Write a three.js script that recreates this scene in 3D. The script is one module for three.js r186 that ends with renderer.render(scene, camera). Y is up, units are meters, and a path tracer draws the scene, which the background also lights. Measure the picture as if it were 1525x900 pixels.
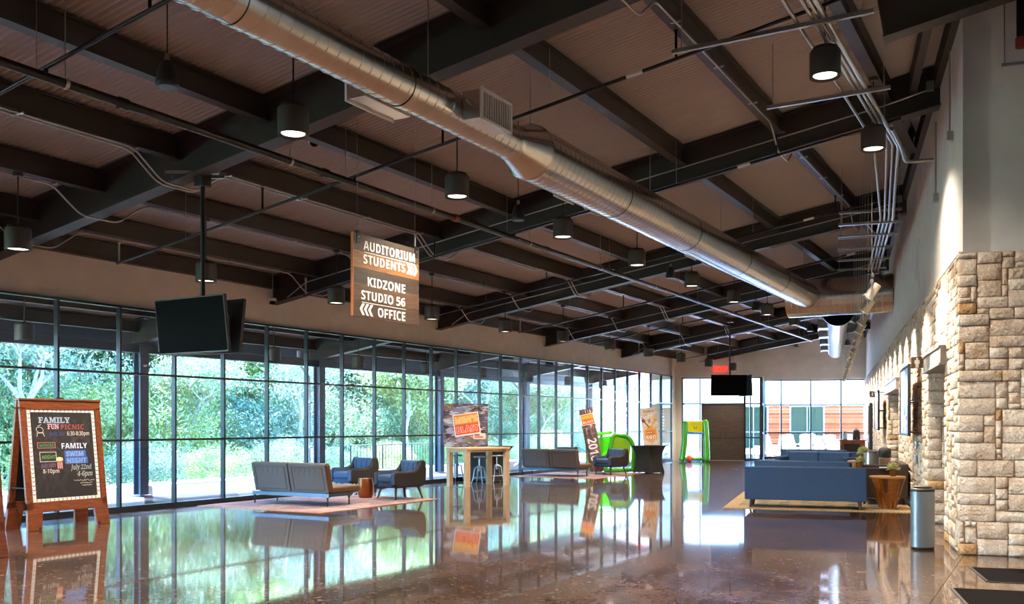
import * as THREE from 'three';
import { RoundedBoxGeometry } from 'three/addons/geometries/RoundedBoxGeometry.js';
import { mergeGeometries, mergeVertices, toCreasedNormals } from 'three/addons/utils/BufferGeometryUtils.js';
import { FontLoader } from 'three/addons/loaders/FontLoader.js';
import { Sky } from 'three/addons/objects/Sky.js';

// ---------------------------------------------------------------- camera, sky, sun, exposure
const FOCAL = 1413, HORIZON = 633, EYE = 1.55, YAW = Math.atan(810.5 / FOCAL);   // focal length in pixels of the 1525 x 900 frame
const scene = new THREE.Scene();
const camera = new THREE.PerspectiveCamera(2 * Math.atan(450 / FOCAL) * 180 / Math.PI, 1525 / 900, 0.1, 400);
camera.position.set(0, EYE, 0);
camera.rotation.y = YAW;
camera.setViewOffset(1525, 900, 0, 450 - HORIZON, 1525, 900);                    // a lens shifted upwards
scene.add(camera);

const renderer = new THREE.WebGLRenderer({ antialias: true });
renderer.toneMapping = THREE.LinearToneMapping;
renderer.toneMappingExposure = 1.14;
renderer.shadowMap.enabled = true;

const sky = new Sky();
sky.scale.setScalar(900);
{
  const u = sky.material.uniforms;
  u.turbidity.value = 6; u.rayleigh.value = 1.6; u.mieCoefficient.value = 0.006; u.mieDirectionalG.value = 0.75;
  u.sunPosition.value.set(-0.5, 0.84, -0.15);
}
scene.add(sky);
scene.backgroundIntensity = 6.8;                             // an indoor scene: the sky only lights it through the glass

const sun = new THREE.DirectionalLight(new THREE.Color(1, 0.94, 0.86), 54);
sun.position.set(-50, 84, -15 - 20);
sun.target.position.set(0, 0, -20);
sun.castShadow = true;
sun.shadow.mapSize.set(4096, 4096);
Object.assign(sun.shadow.camera, { left: -60, right: 60, top: 60, bottom: -60, near: 1, far: 220 });
scene.add(sun, sun.target);

const PENDANT_CD = 72, TRACK_CD = 42;

// ---------------------------------------------------------------- helpers
const D2R = Math.PI / 180, cosY = Math.cos(YAW), sinY = Math.sin(YAW);
const SLOPE = 0.157, WALL_X = -14.43;                      // the roof rises to the right from the window wall
const rafterBottom = (x) => 4.1 + SLOPE * (x - WALL_X);    // underside of the rafters, purlins 0.3 higher, deck 0.6 higher
const purlinBottom = (x) => rafterBottom(x) + 0.3;
const deckBottom = (x) => rafterBottom(x) + 0.6;
const RW = 11.28 * D2R, CORNER = new THREE.Vector3(-1.009, 0, -12.472);           // the stone wall: its near corner and its turn
const rightWallX = (z) => CORNER.x + (z - CORNER.z) * Math.tan(RW);               // plan line of the stone face
const BAY = 6.2, RAFTER0 = 8.76;

let seed = 12345;
const rnd = () => { seed = (seed * 1664525 + 1013904223) >>> 0; return seed / 4294967296; };
const rr = (a, b) => a + (b - a) * rnd();
const pick = (a) => a[Math.floor(rnd() * a.length)];
function reseed(n) { seed = n >>> 0; }

// a point of the place from where the photograph shows it: on a level plane, or at a depth along the view
function floorAt(px, py, y = 0) { const d = (EYE - y) * FOCAL / (py - HORIZON); return at(px, d, y); }
function at(px, d, y = 0) { const c = (px - 762.5) / FOCAL * d; return new THREE.Vector3(-sinY * d + cosY * c, y, -cosY * d - sinY * c); }
const heightAt = (py, d) => EYE + (HORIZON - py) / FOCAL * d;

const used = new Map();
function numbered(name) { const n = used.get(name) ?? 0; used.set(name, n + 1); return n ? name + '_' + String(n).padStart(3, '0') : name; }
function tag(o, label, category, group, kind) {
  if (label) o.userData.label = label;
  if (category) o.userData.category = category;
  if (group) o.userData.group = group;
  if (kind) o.userData.kind = kind;
  return o;
}
function thing(name, label, category, pos = [0, 0, 0], turn = 0, group) {
  const o = new THREE.Group(); o.name = numbered(name);
  if (pos.isVector3) o.position.copy(pos); else o.position.set(...pos);
  o.rotation.y = turn; scene.add(o);
  return tag(o, label, category, group);
}
function part(name, geo, mat, parent, pos, rot) {
  if (Array.isArray(geo)) geo = merge(geo);
  const m = new THREE.Mesh(geo, mat); m.name = name; m.castShadow = m.receiveShadow = true;
  if (pos) { if (pos.isVector3) m.position.copy(pos); else m.position.set(...pos); }
  if (rot) m.rotation.set(...rot);
  parent.add(m);
  return m;
}
function struct(name, pos = [0, 0, 0], turn = 0) {
  const o = new THREE.Group(); o.name = numbered(name);
  if (pos.isVector3) o.position.copy(pos); else o.position.set(...pos);
  o.rotation.y = turn; o.userData.kind = 'structure'; scene.add(o); return o;
}
function dup(root, pos, turn, label, group) {
  const r = root.clone(); r.name = numbered(root.name.replace(/_\d{3}$/, '')); scene.add(r);
  if (pos.isVector3) r.position.copy(pos); else r.position.set(...pos);
  if (turn !== undefined) r.rotation.y = turn;
  r.userData = { ...root.userData };
  if (label) r.userData.label = label;
  if (group) r.userData.group = group;
  return r;
}
function merge(list) {
  const ix = list.map((g) => g.index ? g.toNonIndexed() : g);
  for (const g of ix) for (const k of Object.keys(g.attributes)) if (!['position', 'normal', 'uv'].includes(k)) g.deleteAttribute(k);
  return mergeGeometries(ix, false);
}
// box of size w,h,d centred on x,y,z, its uv in metres
function box(w, h, d, x = 0, y = 0, z = 0, r = 0) {
  const g = r ? new RoundedBoxGeometry(w, h, d, 2, Math.min(r, w / 2.01, h / 2.01, d / 2.01)) : new THREE.BoxGeometry(w, h, d);
  const p = g.attributes.position, n = g.attributes.normal, uv = g.attributes.uv;
  for (let i = 0; i < p.count; i++) {
    const ax = Math.abs(n.getX(i)), ay = Math.abs(n.getY(i)), az = Math.abs(n.getZ(i));
    if (ax > ay && ax > az) uv.setXY(i, p.getZ(i), p.getY(i)); else if (ay > az) uv.setXY(i, p.getX(i), p.getZ(i)); else uv.setXY(i, p.getX(i), p.getY(i));
  }
  return g.translate(x, y, z);
}
function cyl(r0, r1, h, x = 0, y = 0, z = 0, seg = 20, open = false) { return new THREE.CylinderGeometry(r0, r1, h, seg, 1, open).translate(x, y, z); }
function rod(a, b, r, seg = 8, r2 = r) {                    // a round bar from a to b
  a = new THREE.Vector3(...(a.isVector3 ? a.toArray() : a)); b = new THREE.Vector3(...(b.isVector3 ? b.toArray() : b));
  const d = b.clone().sub(a), L = d.length(), g = new THREE.CylinderGeometry(r2, r, L, seg);
  g.applyQuaternion(new THREE.Quaternion().setFromUnitVectors(new THREE.Vector3(0, 1, 0), d.normalize()));
  return g.translate((a.x + b.x) / 2, (a.y + b.y) / 2, (a.z + b.z) / 2);
}
function tube(points, r, seg = 8, closed = false) {         // a pipe along straight runs with tight bends
  const v = points.map((p) => p.isVector3 ? p : new THREE.Vector3(...p)), path = new THREE.CurvePath();
  let last = v[0];
  for (let i = 1; i < v.length - 1; i++) {
    const a = v[i - 1], b = v[i], c = v[i + 1], t = Math.min(0.12, a.distanceTo(b) * 0.45, b.distanceTo(c) * 0.45);
    const p = b.clone().lerp(a, t / a.distanceTo(b)), q = b.clone().lerp(c, t / b.distanceTo(c));
    path.add(new THREE.LineCurve3(last, p)); path.add(new THREE.QuadraticBezierCurve3(p, b, q)); last = q;
  }
  path.add(new THREE.LineCurve3(last, v[v.length - 1]));
  const out = [];
  for (const c of path.curves) if (c.getLength() > 1e-4) out.push(new THREE.TubeGeometry(c, c.isLineCurve3 ? 1 : 4, r, seg, false));
  return merge(out);
}
function lathe(points, seg = 28) { return new THREE.LatheGeometry(points.map((p) => new THREE.Vector2(...p)), seg); }
function slab(pts, y0, y1) {                                // a level plate from a plan outline
  const s = new THREE.Shape(pts.map(([x, z]) => new THREE.Vector2(x, -z)));
  return new THREE.ExtrudeGeometry(s, { depth: y1 - y0, bevelEnabled: false }).rotateX(-Math.PI / 2).translate(0, y0, 0);
}
// an upright wall along a plan line a-b, thickness t to its left side, with its own heights at both ends
function wallPrism(a, b, t, yA0, yA1, yB0, yB1) {
  const dx = b[0] - a[0], dz = b[1] - a[1], L = Math.hypot(dx, dz), nx = dz / L * t, nz = -dx / L * t;
  const P = [[a[0], yA0, a[1]], [b[0], yB0, b[1]], [b[0], yB1, b[1]], [a[0], yA1, a[1]]];
  const Q = P.map(([x, y, z]) => [x + nx, y, z + nz]);
  const quads = [[P[0], P[1], P[2], P[3]], [Q[1], Q[0], Q[3], Q[2]], [P[3], P[2], Q[2], Q[3]], [Q[0], Q[1], P[1], P[0]], [P[1], Q[1], Q[2], P[2]], [Q[0], P[0], P[3], Q[3]]];
  const pos = [], uv = [];
  for (const q of quads) for (const i of [0, 1, 2, 0, 2, 3]) { pos.push(...q[i]); uv.push(Math.hypot(q[i][0] - a[0], q[i][2] - a[1]), q[i][1]); }
  const g = new THREE.BufferGeometry();
  g.setAttribute('position', new THREE.Float32BufferAttribute(pos, 3)); g.setAttribute('uv', new THREE.Float32BufferAttribute(uv, 2));
  g.computeVertexNormals();
  return g;
}
function extrude(pts, depth, bevel = 0) {
  const s = new THREE.Shape(pts.map((p) => new THREE.Vector2(...p)));
  return new THREE.ExtrudeGeometry(s, bevel ? { depth: depth - 2 * bevel, bevelEnabled: true, bevelThickness: bevel, bevelSize: bevel, bevelOffset: -bevel, bevelSegments: 2, curveSegments: 8 } : { depth, bevelEnabled: false, curveSegments: 8 }).translate(0, 0, bevel);
}
const at3 = (g, x, y, z, ry = 0, rx = 0, rz = 0) => g.applyMatrix4(new THREE.Matrix4().compose(new THREE.Vector3(x, y, z), new THREE.Quaternion().setFromEuler(new THREE.Euler(rx, ry, rz, 'YXZ')), new THREE.Vector3(1, 1, 1)));

// ---------------------------------------------------------------- textures and materials
function hash(x, y, s) { let h = (x * 374761393 + y * 668265263 + s * 2147483647) | 0; h = Math.imul(h ^ (h >>> 13), 1274126177); return ((h ^ (h >>> 16)) >>> 0) / 4294967296; }
function tnoise(x, y, period, s) {                          // value noise that repeats after `period` cells
  const xi = Math.floor(x), yi = Math.floor(y), fx = x - xi, fy = y - yi, u = fx * fx * (3 - 2 * fx), v = fy * fy * (3 - 2 * fy), m = (n) => ((n % period) + period) % period;
  const a = hash(m(xi), m(yi), s), b = hash(m(xi + 1), m(yi), s), c = hash(m(xi), m(yi + 1), s), d = hash(m(xi + 1), m(yi + 1), s);
  return a + (b - a) * u + (c - a) * v + (a - b - c + d) * u * v;
}
function fbm(u, v, cells, oct, s) { let t = 0, a = 0.5, n = 0; for (let i = 0; i < oct; i++) { t += a * tnoise(u * cells, v * cells, cells, s + i); n += a; a *= 0.5; cells *= 2; } return t / n; }
function tex(size, f, srgb = true, metres = 1) {            // f(u, v) -> [r, g, b] in 0..1 (display values when srgb)
  const d = new Uint8Array(size * size * 4);
  for (let y = 0; y < size; y++) for (let x = 0; x < size; x++) {
    const c = f(x / size, y / size), i = (y * size + x) * 4;
    for (let k = 0; k < 3; k++) d[i + k] = Math.max(0, Math.min(255, Math.round((Array.isArray(c) ? c[k] : c) * 255)));
    d[i + 3] = 255;
  }
  const t = new THREE.DataTexture(d, size, size); t.wrapS = t.wrapT = THREE.RepeatWrapping; t.magFilter = THREE.LinearFilter; t.minFilter = THREE.LinearFilter;
  if (srgb) t.colorSpace = THREE.SRGBColorSpace;
  t.repeat.set(1 / metres, 1 / metres); t.needsUpdate = true;
  return t;
}
function canvasTex(w, h, draw) {
  const c = document.createElement('canvas'); c.width = w; c.height = h; draw(c.getContext('2d'), w, h);
  const t = new THREE.CanvasTexture(c); t.colorSpace = THREE.SRGBColorSpace; return t;
}
const mixc = (a, b, t) => a.map((x, i) => x + (b[i] - x) * t);
const std = (color, roughness = 0.6, metalness = 0, extra = {}) => new THREE.MeshStandardMaterial({ color, roughness, metalness, ...extra });
const phys = (o) => new THREE.MeshPhysicalMaterial(o);

const T = {};
T.plaster = tex(256, (u, v) => 0.9 + 0.1 * fbm(u, v, 8, 4, 3), true, 2.5);
T.grain = tex(256, (u, v) => fbm(u, v, 32, 3, 8), false, 0.6);
T.wave = tex(256, (u, v) => fbm(u, v, 5, 2, 44), false, 2.7);
T.floor = tex(1024, (u, v) => {
  const big = fbm(u, v, 6, 4, 11), mid = fbm(u, v, 40, 2, 12), fine = tnoise(u * 340, v * 340, 340, 13), peb = tnoise(u * 130, v * 130, 130, 19);
  let c = mixc([0.26, 0.172, 0.125], [0.42, 0.297, 0.217], Math.min(1, Math.max(0, big * 1.5 - 0.3)));
  c = c.map((x) => x * (0.82 + 0.3 * mid));
  if (peb > 0.8) c = mixc(c, [0.66, 0.55, 0.44], (peb - 0.8) * 4.5); else if (peb < 0.25) c = mixc(c, [0.15, 0.10, 0.08], (0.25 - peb) * 4);
  return c.map((x) => x * (0.88 + 0.24 * fine));
}, true, 4.0);
T.stone = tex(512, (u, v) => {
  const a = fbm(u, v, 7, 5, 21), b = fbm(u, v, 3, 3, 27), f = fbm(u, v, 60, 2, 29);
  let c = mixc([0.84, 0.78, 0.71], [0.95, 0.915, 0.87], Math.min(1, Math.max(0, a * 1.8 - 0.35)));
  if (b > 0.58) c = mixc(c, [0.78, 0.62, 0.44], Math.min(1, (b - 0.58) * 4) * 0.45);
  return c.map((x) => x * (0.86 + 0.22 * f));
}, true, 0.9);
T.stoneBump = tex(512, (u, v) => 0.6 * fbm(u, v, 14, 5, 31) + 0.4 * Math.abs(2 * fbm(u, v, 11, 4, 35) - 1), false, 0.55);
const woodTex = (a, b, s, metres) => tex(512, (u, v) => {
  const w = fbm(u, v, 4, 3, s), g = tnoise(u * 6 + w * 3, v * 120, 120, s + 5), h = tnoise(u * 3, v * 40 + w * 5, 40, s + 9), k = fbm(u, v, 64, 2, s + 2);
  return mixc(a, b, Math.min(1, Math.max(0, 0.55 * g + 0.45 * h))).map((x) => x * (0.9 + 0.2 * k));
}, true, metres);
T.woodRed = woodTex([0.38, 0.18, 0.08], [0.60, 0.32, 0.16], 51, 0.9);
T.woodPale = woodTex([0.81, 0.70, 0.55], [0.88, 0.78, 0.64], 53, 0.8);
T.woodGrey = woodTex([0.62, 0.62, 0.62], [1.0, 1.0, 1.0], 55, 0.7);
T.woodDark = woodTex([0.16, 0.12, 0.10], [0.27, 0.21, 0.17], 57, 1.2);
T.weave = tex(256, (u, v) => { const a = Math.sin(u * Math.PI * 128), b = Math.sin(v * Math.PI * 128); return 0.5 + 0.25 * a * b + 0.5 * (fbm(u, v, 16, 3, 61) - 0.5); }, false, 0.35);
T.cloth = tex(256, (u, v) => 0.88 + 0.14 * fbm(u, v, 24, 3, 63) + 0.14 * (tnoise(u * 128, v * 128, 128, 64) - 0.5), true, 0.4);
T.galv = tex(256, (u, v) => 0.55 + 0.5 * fbm(u, v, 14, 3, 71), false, 0.7);
T.leafTone = null;

const M = {};
M.plaster = std(0xeee2d4, 0.85, 0, { map: T.plaster, bumpMap: T.grain, bumpScale: 0.0006 });
M.plasterGrey = std(0xe9e4de, 0.85, 0, { map: T.plaster, bumpMap: T.grain, bumpScale: 0.0006 });
M.floor = phys({ color: 0xffffff, map: T.floor, roughness: 0.35, specularIntensity: 0.25, clearcoat: 1, clearcoatRoughness: 0.042, bumpMap: T.wave, bumpScale: 0.002 });
M.joint = std(0x2a2320, 0.9);
M.steel = std(0x382e29, 0.55, 0.0, { bumpMap: T.grain, bumpScale: 0.0003 });
M.steelGrey = std(0x5d6470, 0.5, 0.1);
M.deck = std(0xb1a49e, 0.38, 0.12);
M.frame = std(0x34383e, 0.28, 0.6);
M.black = std(0x111113, 0.5);
M.blackGloss = phys({ color: 0x040405, roughness: 0.5, specularIntensity: 0.03 });
M.glass = phys({ color: 0xfdfdfe, roughness: 0, transmission: 1, thickness: 0, ior: 1.5 });
M.galv = std(0xc9c4bc, 0.27, 1, { roughnessMap: null });
M.duct = std(0xd0ccc6, 0.23, 1, { bumpMap: T.galv, bumpScale: 0.00025 });
M.conduit = std(0xb5b2ad, 0.32, 0.9);
M.pipeBlack = std(0x1c1a19, 0.35, 0.3);
M.white = std(0xe8e6e2, 0.5);
M.concrete = std(0xf2f0ea, 0.9, 0, { map: T.plaster });
M.grass = std(0x93a36a, 0.95, 0, { map: T.cloth });
M.lamp = std(0x423b35, 0.55, 0.2);
M.lens = std(0xffffff, 0.5, 0, { emissive: new THREE.Color(1, 0.9, 0.72), emissiveIntensity: 4 });
M.stone = std(0xf8f0e8, 0.9, 0, { map: T.stone, bumpMap: T.stoneBump, bumpScale: 0.03 });
M.stoneB = std(0xf4e7da, 0.9, 0, { map: T.stone, bumpMap: T.stoneBump, bumpScale: 0.034 });
M.stoneC = std(0xdcb98c, 0.9, 0, { map: T.stone, bumpMap: T.stoneBump, bumpScale: 0.03 });
M.stoneD = std(0xfaf2e8, 0.9, 0, { map: T.stone, bumpMap: T.stoneBump, bumpScale: 0.03 });
M.mortar = std(0xc4b5a3, 0.95, 0, { map: T.plaster });
M.woodRed = std(0xffffff, 0.35, 0, { map: T.woodRed });
M.woodPale = std(0xf4ece4, 0.5, 0, { map: T.woodPale });
M.woodDark = std(0xffffff, 0.5, 0, { map: T.woodDark });

// ================================================================ the setting
const S_FAR = 38.86, PANE = 1.207, IDX0 = 9.89;              // the window wall: last mullion, mullion spacing, a mullion's place
const ROOF_FAR = -47, ROOF_NEAR = 8;
const LROOM = 8;                                             // the room goes on behind the camera

// floor: ground slabs with saw-cut joints between them
{
  const floor = struct('floor');
  part('subfloor', box(34, 0.1, 62, -6, -0.17, -20), M.joint, floor);
  const zs = [LROOM]; for (let s = -RAFTER0 + BAY * 2; s > -50; s -= BAY) zs.push(s); zs.push(-50);
  const xs = [-14.62, -10.2, -5.4, -0.95, 3.4, 8];
  for (let i = 0; i + 1 < zs.length; i++) for (let k = 0; k + 1 < xs.length; k++) {
    if (xs[k] > rightWallX(zs[i]) + 3.5 && zs[i] < -16) continue;
    const w = xs[k + 1] - xs[k] - 0.006, d = zs[i] - zs[i + 1] - 0.006, x = (xs[k] + xs[k + 1]) / 2, z = (zs[i] + zs[i + 1]) / 2;
    const g = new THREE.BoxGeometry(w, 0.12, d).translate(x, -0.06, z), p = g.attributes.position, uv = g.attributes.uv;
    for (let n = 0; n < p.count; n++) uv.setXY(n, p.getX(n) + 0.37 * i, p.getZ(n) + 0.61 * k);
    part('slab', g, M.floor, floor);
  }
}

// the window wall on the left
const wallLeft = struct('wall_left');
{
  const z0 = LROOM, z1 = -S_FAR;
  part('upper_wall', box(0.2, 1.02, z0 - z1, WALL_X - 0.1, 3.66 + 0.51, (z0 + z1) / 2), M.plaster, wallLeft);
  part('near_wall', box(0.2, 3.66, z0 - 4.6, WALL_X - 0.1, 1.83, (z0 + 4.6) / 2), M.plaster, wallLeft);
  const zr = -40.4;                                          // plain return between the last window and the far wall
  part('end_wall', box(0.3, 3.66, -z1 * 0 + (z1 - zr), WALL_X - 0.05, 1.83, (z1 + zr) / 2), M.plaster, wallLeft);
  part('end_wall', box(0.3, 1.02, (z1 - zr), WALL_X - 0.05, 3.66 + 0.51, (z1 + zr) / 2), M.plaster, wallLeft);
}
// a glazed wall in its own frame: runs along +x from 0, outside is -z
function glazing(name, cols, rails, pos, turn, depth = 0.1, face = 0.038) {
  const g = struct(name, pos, turn), top = rails[rails.length - 1], x0 = cols[0], x1 = cols[cols.length - 1];
  rails.forEach((y, i) => {
    const h = i === 0 ? 0.1 : face;
    part(i === 0 ? 'sill' : 'rail', box(x1 - x0, h, depth - 0.01, (x0 + x1) / 2, i === 0 ? 0.05 : y - (i === rails.length - 1 ? face / 2 : 0), -depth / 2), M.frame, g);
  });
  for (const x of cols) part('mullion', box(face, top, depth, x, top / 2, -depth / 2), M.frame, g);
  for (let i = 0; i + 1 < cols.length; i++) for (let k = 0; k + 1 < rails.length; k++) {
    const y0 = k === 0 ? 0.1 : rails[k] + face / 2, y1 = rails[k + 1] - (k + 2 === rails.length ? face : face / 2), w = cols[i + 1] - cols[i] - face;
    part('pane', new THREE.PlaneGeometry(w, y1 - y0), M.glass, g, [(cols[i] + cols[i + 1]) / 2, (y0 + y1) / 2, -depth + 0.035]);
  }
  return g;
}
{
  const cols = []; for (let i = 24; i >= -12; i--) cols.push((24 - i) * PANE);
  glazing('window_1', cols, [0, 1.274, 2.466, 3.66], [WALL_X, 0, -S_FAR], -Math.PI / 2);   // local +x towards the camera, -z outwards
}

// far end: a lower lobby wall with the doors, then a deeper glazed bay
const FARTURN = YAW - 10 * D2R, fax = Math.cos(FARTURN), faz = -Math.sin(FARTURN);
const FA = at(1016, 41.4), FB = at(1139, 43.4);
const farA = (d) => [FA.x + fax * d, FA.z + faz * d], farB = (d) => [FB.x + fax * d, FB.z + faz * d];
const far_x = 3.36, farBw = 4.62;
{
  const w = struct('wall_far');
  const up = (f, a, b) => wallPrism(f(a), f(b), -0.22, 3.61, deckBottom(f(a)[0]), 3.61, deckBottom(f(b)[0]));
  part('upper_wall', up(farA, -1.4, far_x + 0.12), M.plaster, w);
  part('upper_wall', up(farB, -0.1, farBw + 0.1), M.plaster, w);
  part('side_wall', wallPrism(farA(-1.4), farA(-0.02), -0.22, 0, 3.61, 0, 3.61), M.plaster, w);
  const c0 = farA(far_x + 0.12), c1 = farB(-0.1);
  part('return_wall', wallPrism(c0, [c1[0], c1[1]], 0.12, 3.61, deckBottom(c0[0]), 3.61, deckBottom(c1[0])), M.plaster, w);
  // baseboards
  part('baseboard', wallPrism(farA(-1.4), farA(-0.03), 0.02, 0, 0.1, 0, 0.1), M.black, w);
}
{
  // lobby wall: sidelight, doors with transom, narrow lights
  glazing('window_2', [0, 0.77], [0, 1.29, 2.46, 3.61], [FA.x, 0, FA.z], FARTURN, 0.12, 0.06);
  const p = farA(0.77);
  const tr = struct('window_3', [p[0], 0, p[1]], FARTURN);
  part('rail', box(1.9, 0.06, 0.12, 0.95, 3.58, -0.06), M.frame, tr);
  part('rail', box(1.9, 0.06, 0.12, 0.95, 2.46, -0.06), M.frame, tr);
  part('mullion', box(0.06, 3.61, 0.12, 1.87, 1.805, -0.06), M.frame, tr);
  part('pane', new THREE.PlaneGeometry(1.8, 1.06), M.glass, tr, [0.93, 3.02, -0.08]);
  const dr = struct('door_1', [p[0], 0, p[1]], FARTURN);
  for (const k of [0, 1]) {
    const lx = 0.05 + k * 0.9;
    const leaf = part('door_leaf', box(0.899, 2.425, 0.06, lx + 0.45, 1.222, -0.07), M.woodDark, dr);
    part('kick_rail', box(0.885, 0.05, 0.07, lx + 0.45, 0.97, -0.07), M.black, leaf);
    part('door_handle', rod([lx + (k ? 0.1 : 0.8), 0.9, -0.02], [lx + (k ? 0.1 : 0.8), 1.25, -0.02], 0.012), M.black, leaf);
  }
  part('threshold', box(1.86, 0.02, 0.14, 0.93, 0.01, -0.06), M.conduit, dr);
  const q = farA(2.64);
  glazing('window_4', [0.03, 0.26, 0.72], [0, 1.0, 2.46, 3.61], [q[0], 0, q[1]], FARTURN, 0.12, 0.06);
  // return glass between the two walls
  const c0 = farA(far_x + 0.04), c1 = farB(-0.04), L = Math.hypot(c1[0] - c0[0], c1[1] - c0[1]);
  const turn = Math.atan2(-(c1[1] - c0[1]), c1[0] - c0[0]);
  glazing('window_5', [0.03, L / 2, L - 0.03], [0, 1.19, 2.46, 3.61], [c0[0], 0, c0[1]], turn, 0.12, 0.06);
  glazing('window_6', [0, 0.72, 2.02, 3.34, 4.64], [0, 1.19, 2.46, 3.61], [FB.x, 0, FB.z], FARTURN, 0.13, 0.06);
}

// roof: corrugated deck, rafters, purlins
const ceiling = struct('ceiling');
{
  const pitch = 0.085, amp = 0.018, n = Math.round((ROOF_NEAR - ROOF_FAR) / pitch), per = 6, x0 = -19.4, x1 = 8.5, pos = [], idx = [], uv = [];
  for (let i = 0; i <= n * per; i++) {
    const z = ROOF_NEAR - i * pitch / per, ph = (i % per) / per, c = Math.max(-1, Math.min(1, 1.45 * Math.cos(ph * 2 * Math.PI))) * amp;
    for (const x of [x0, x1]) { pos.push(x, deckBottom(x) + 0.02 + c, z); uv.push(x, z); }
    if (i) { const a = i * 2; idx.push(a - 2, a - 1, a, a - 1, a + 1, a); }
  }
  const g = new THREE.BufferGeometry();
  g.setAttribute('position', new THREE.Float32BufferAttribute(pos, 3)); g.setAttribute('uv', new THREE.Float32BufferAttribute(uv, 2)); g.setIndex(idx); g.computeVertexNormals();
  part('corrugated_deck', g, M.deck, ceiling);
  part('roof_top', box(x1 - x0, 0.12, ROOF_NEAR - ROOF_FAR, 0, 0, 0), M.white, ceiling, [(x0 + x1) / 2, deckBottom((x0 + x1) / 2) + 0.14, (ROOF_NEAR + ROOF_FAR) / 2], [0, 0, Math.atan(SLOPE)]);
}
// an I-section along +x
const iBeam = (L, h, b, tw, tf) => [box(L, tf, b, 0, tf / 2, 0), box(L, tf, b, 0, h - tf / 2, 0), box(L, h - 2 * tf, tw, 0, h / 2, 0)];
const rafterZ = []; for (let k = -1; k <= 5; k++) rafterZ.push(-(RAFTER0 + BAY * k));
for (const z of rafterZ) {
  const x0 = -18.9, x1 = z > CORNER.z ? 8 : rightWallX(z) + 0.12, L = (x1 - x0) * Math.hypot(1, SLOPE), xm = (x0 + x1) / 2;
  part('rafter', iBeam(L, 0.585, 0.24, 0.012, 0.022), M.steel, ceiling, [xm, rafterBottom(xm), z], [0, 0, Math.atan(SLOPE)]);
}
{
  const x0 = -1.76, x1 = 7.9, xm = (x0 + x1) / 2;             // a short beam over the end of the stone wall
  part('rafter', iBeam((x1 - x0) * Math.hypot(1, SLOPE), 0.585, 0.24, 0.012, 0.022), M.steel, ceiling, [xm, rafterBottom(xm), -11.9], [0, 0, Math.atan(SLOPE)]);
}
const purlinX = []; for (let k = -1; k <= 8; k++) purlinX.push(-14.34 + 1.555 * k - (k > 0 ? 0.4 : 0));
purlinX.length = 0; for (const x of [-18.75, -17.4, -15.9, -14.32, -13.2, -11.7, -10.15, -8.55, -6.95, -5.35, -3.75, -2.18, -0.58, 1.0, 2.6, 4.2, 5.8]) purlinX.push(x);
{
  const ends = [ROOF_NEAR, ...rafterZ, -45.5], cache = new Map();
  for (const x of purlinX) for (let i = 0; i + 1 < ends.length; i++) {
    let za = ends[i] - (i ? 0.012 : 0), zb = ends[i + 1] + 0.012;
    if (x > rightWallX(zb)) {                                 // stops at the stone wall
      const zs = CORNER.z + (x + 0.08 - CORNER.x) / Math.tan(RW);
      if (zs >= za - 0.5 && za < -12.6) continue;
      if (za < -12.6) zb = Math.max(zb, zs);
    }
    if (i === ends.length - 2 && x < -11.2) continue;
    if (x > -1.2 && za < -12) continue;
    if (x > -1.2 && zb < -11.7) zb = -11.7;
    const L = za - zb; if (L < 0.3) continue;
    const key = L.toFixed(2); if (!cache.has(key)) cache.set(key, merge(iBeam(L, 0.295, 0.15, 0.01, 0.016)).rotateY(Math.PI / 2));
    part('purlin', cache.get(key), M.steel, ceiling, [x, purlinBottom(x), (za + zb) / 2], [0, 0, 0]);
  }
}

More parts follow.
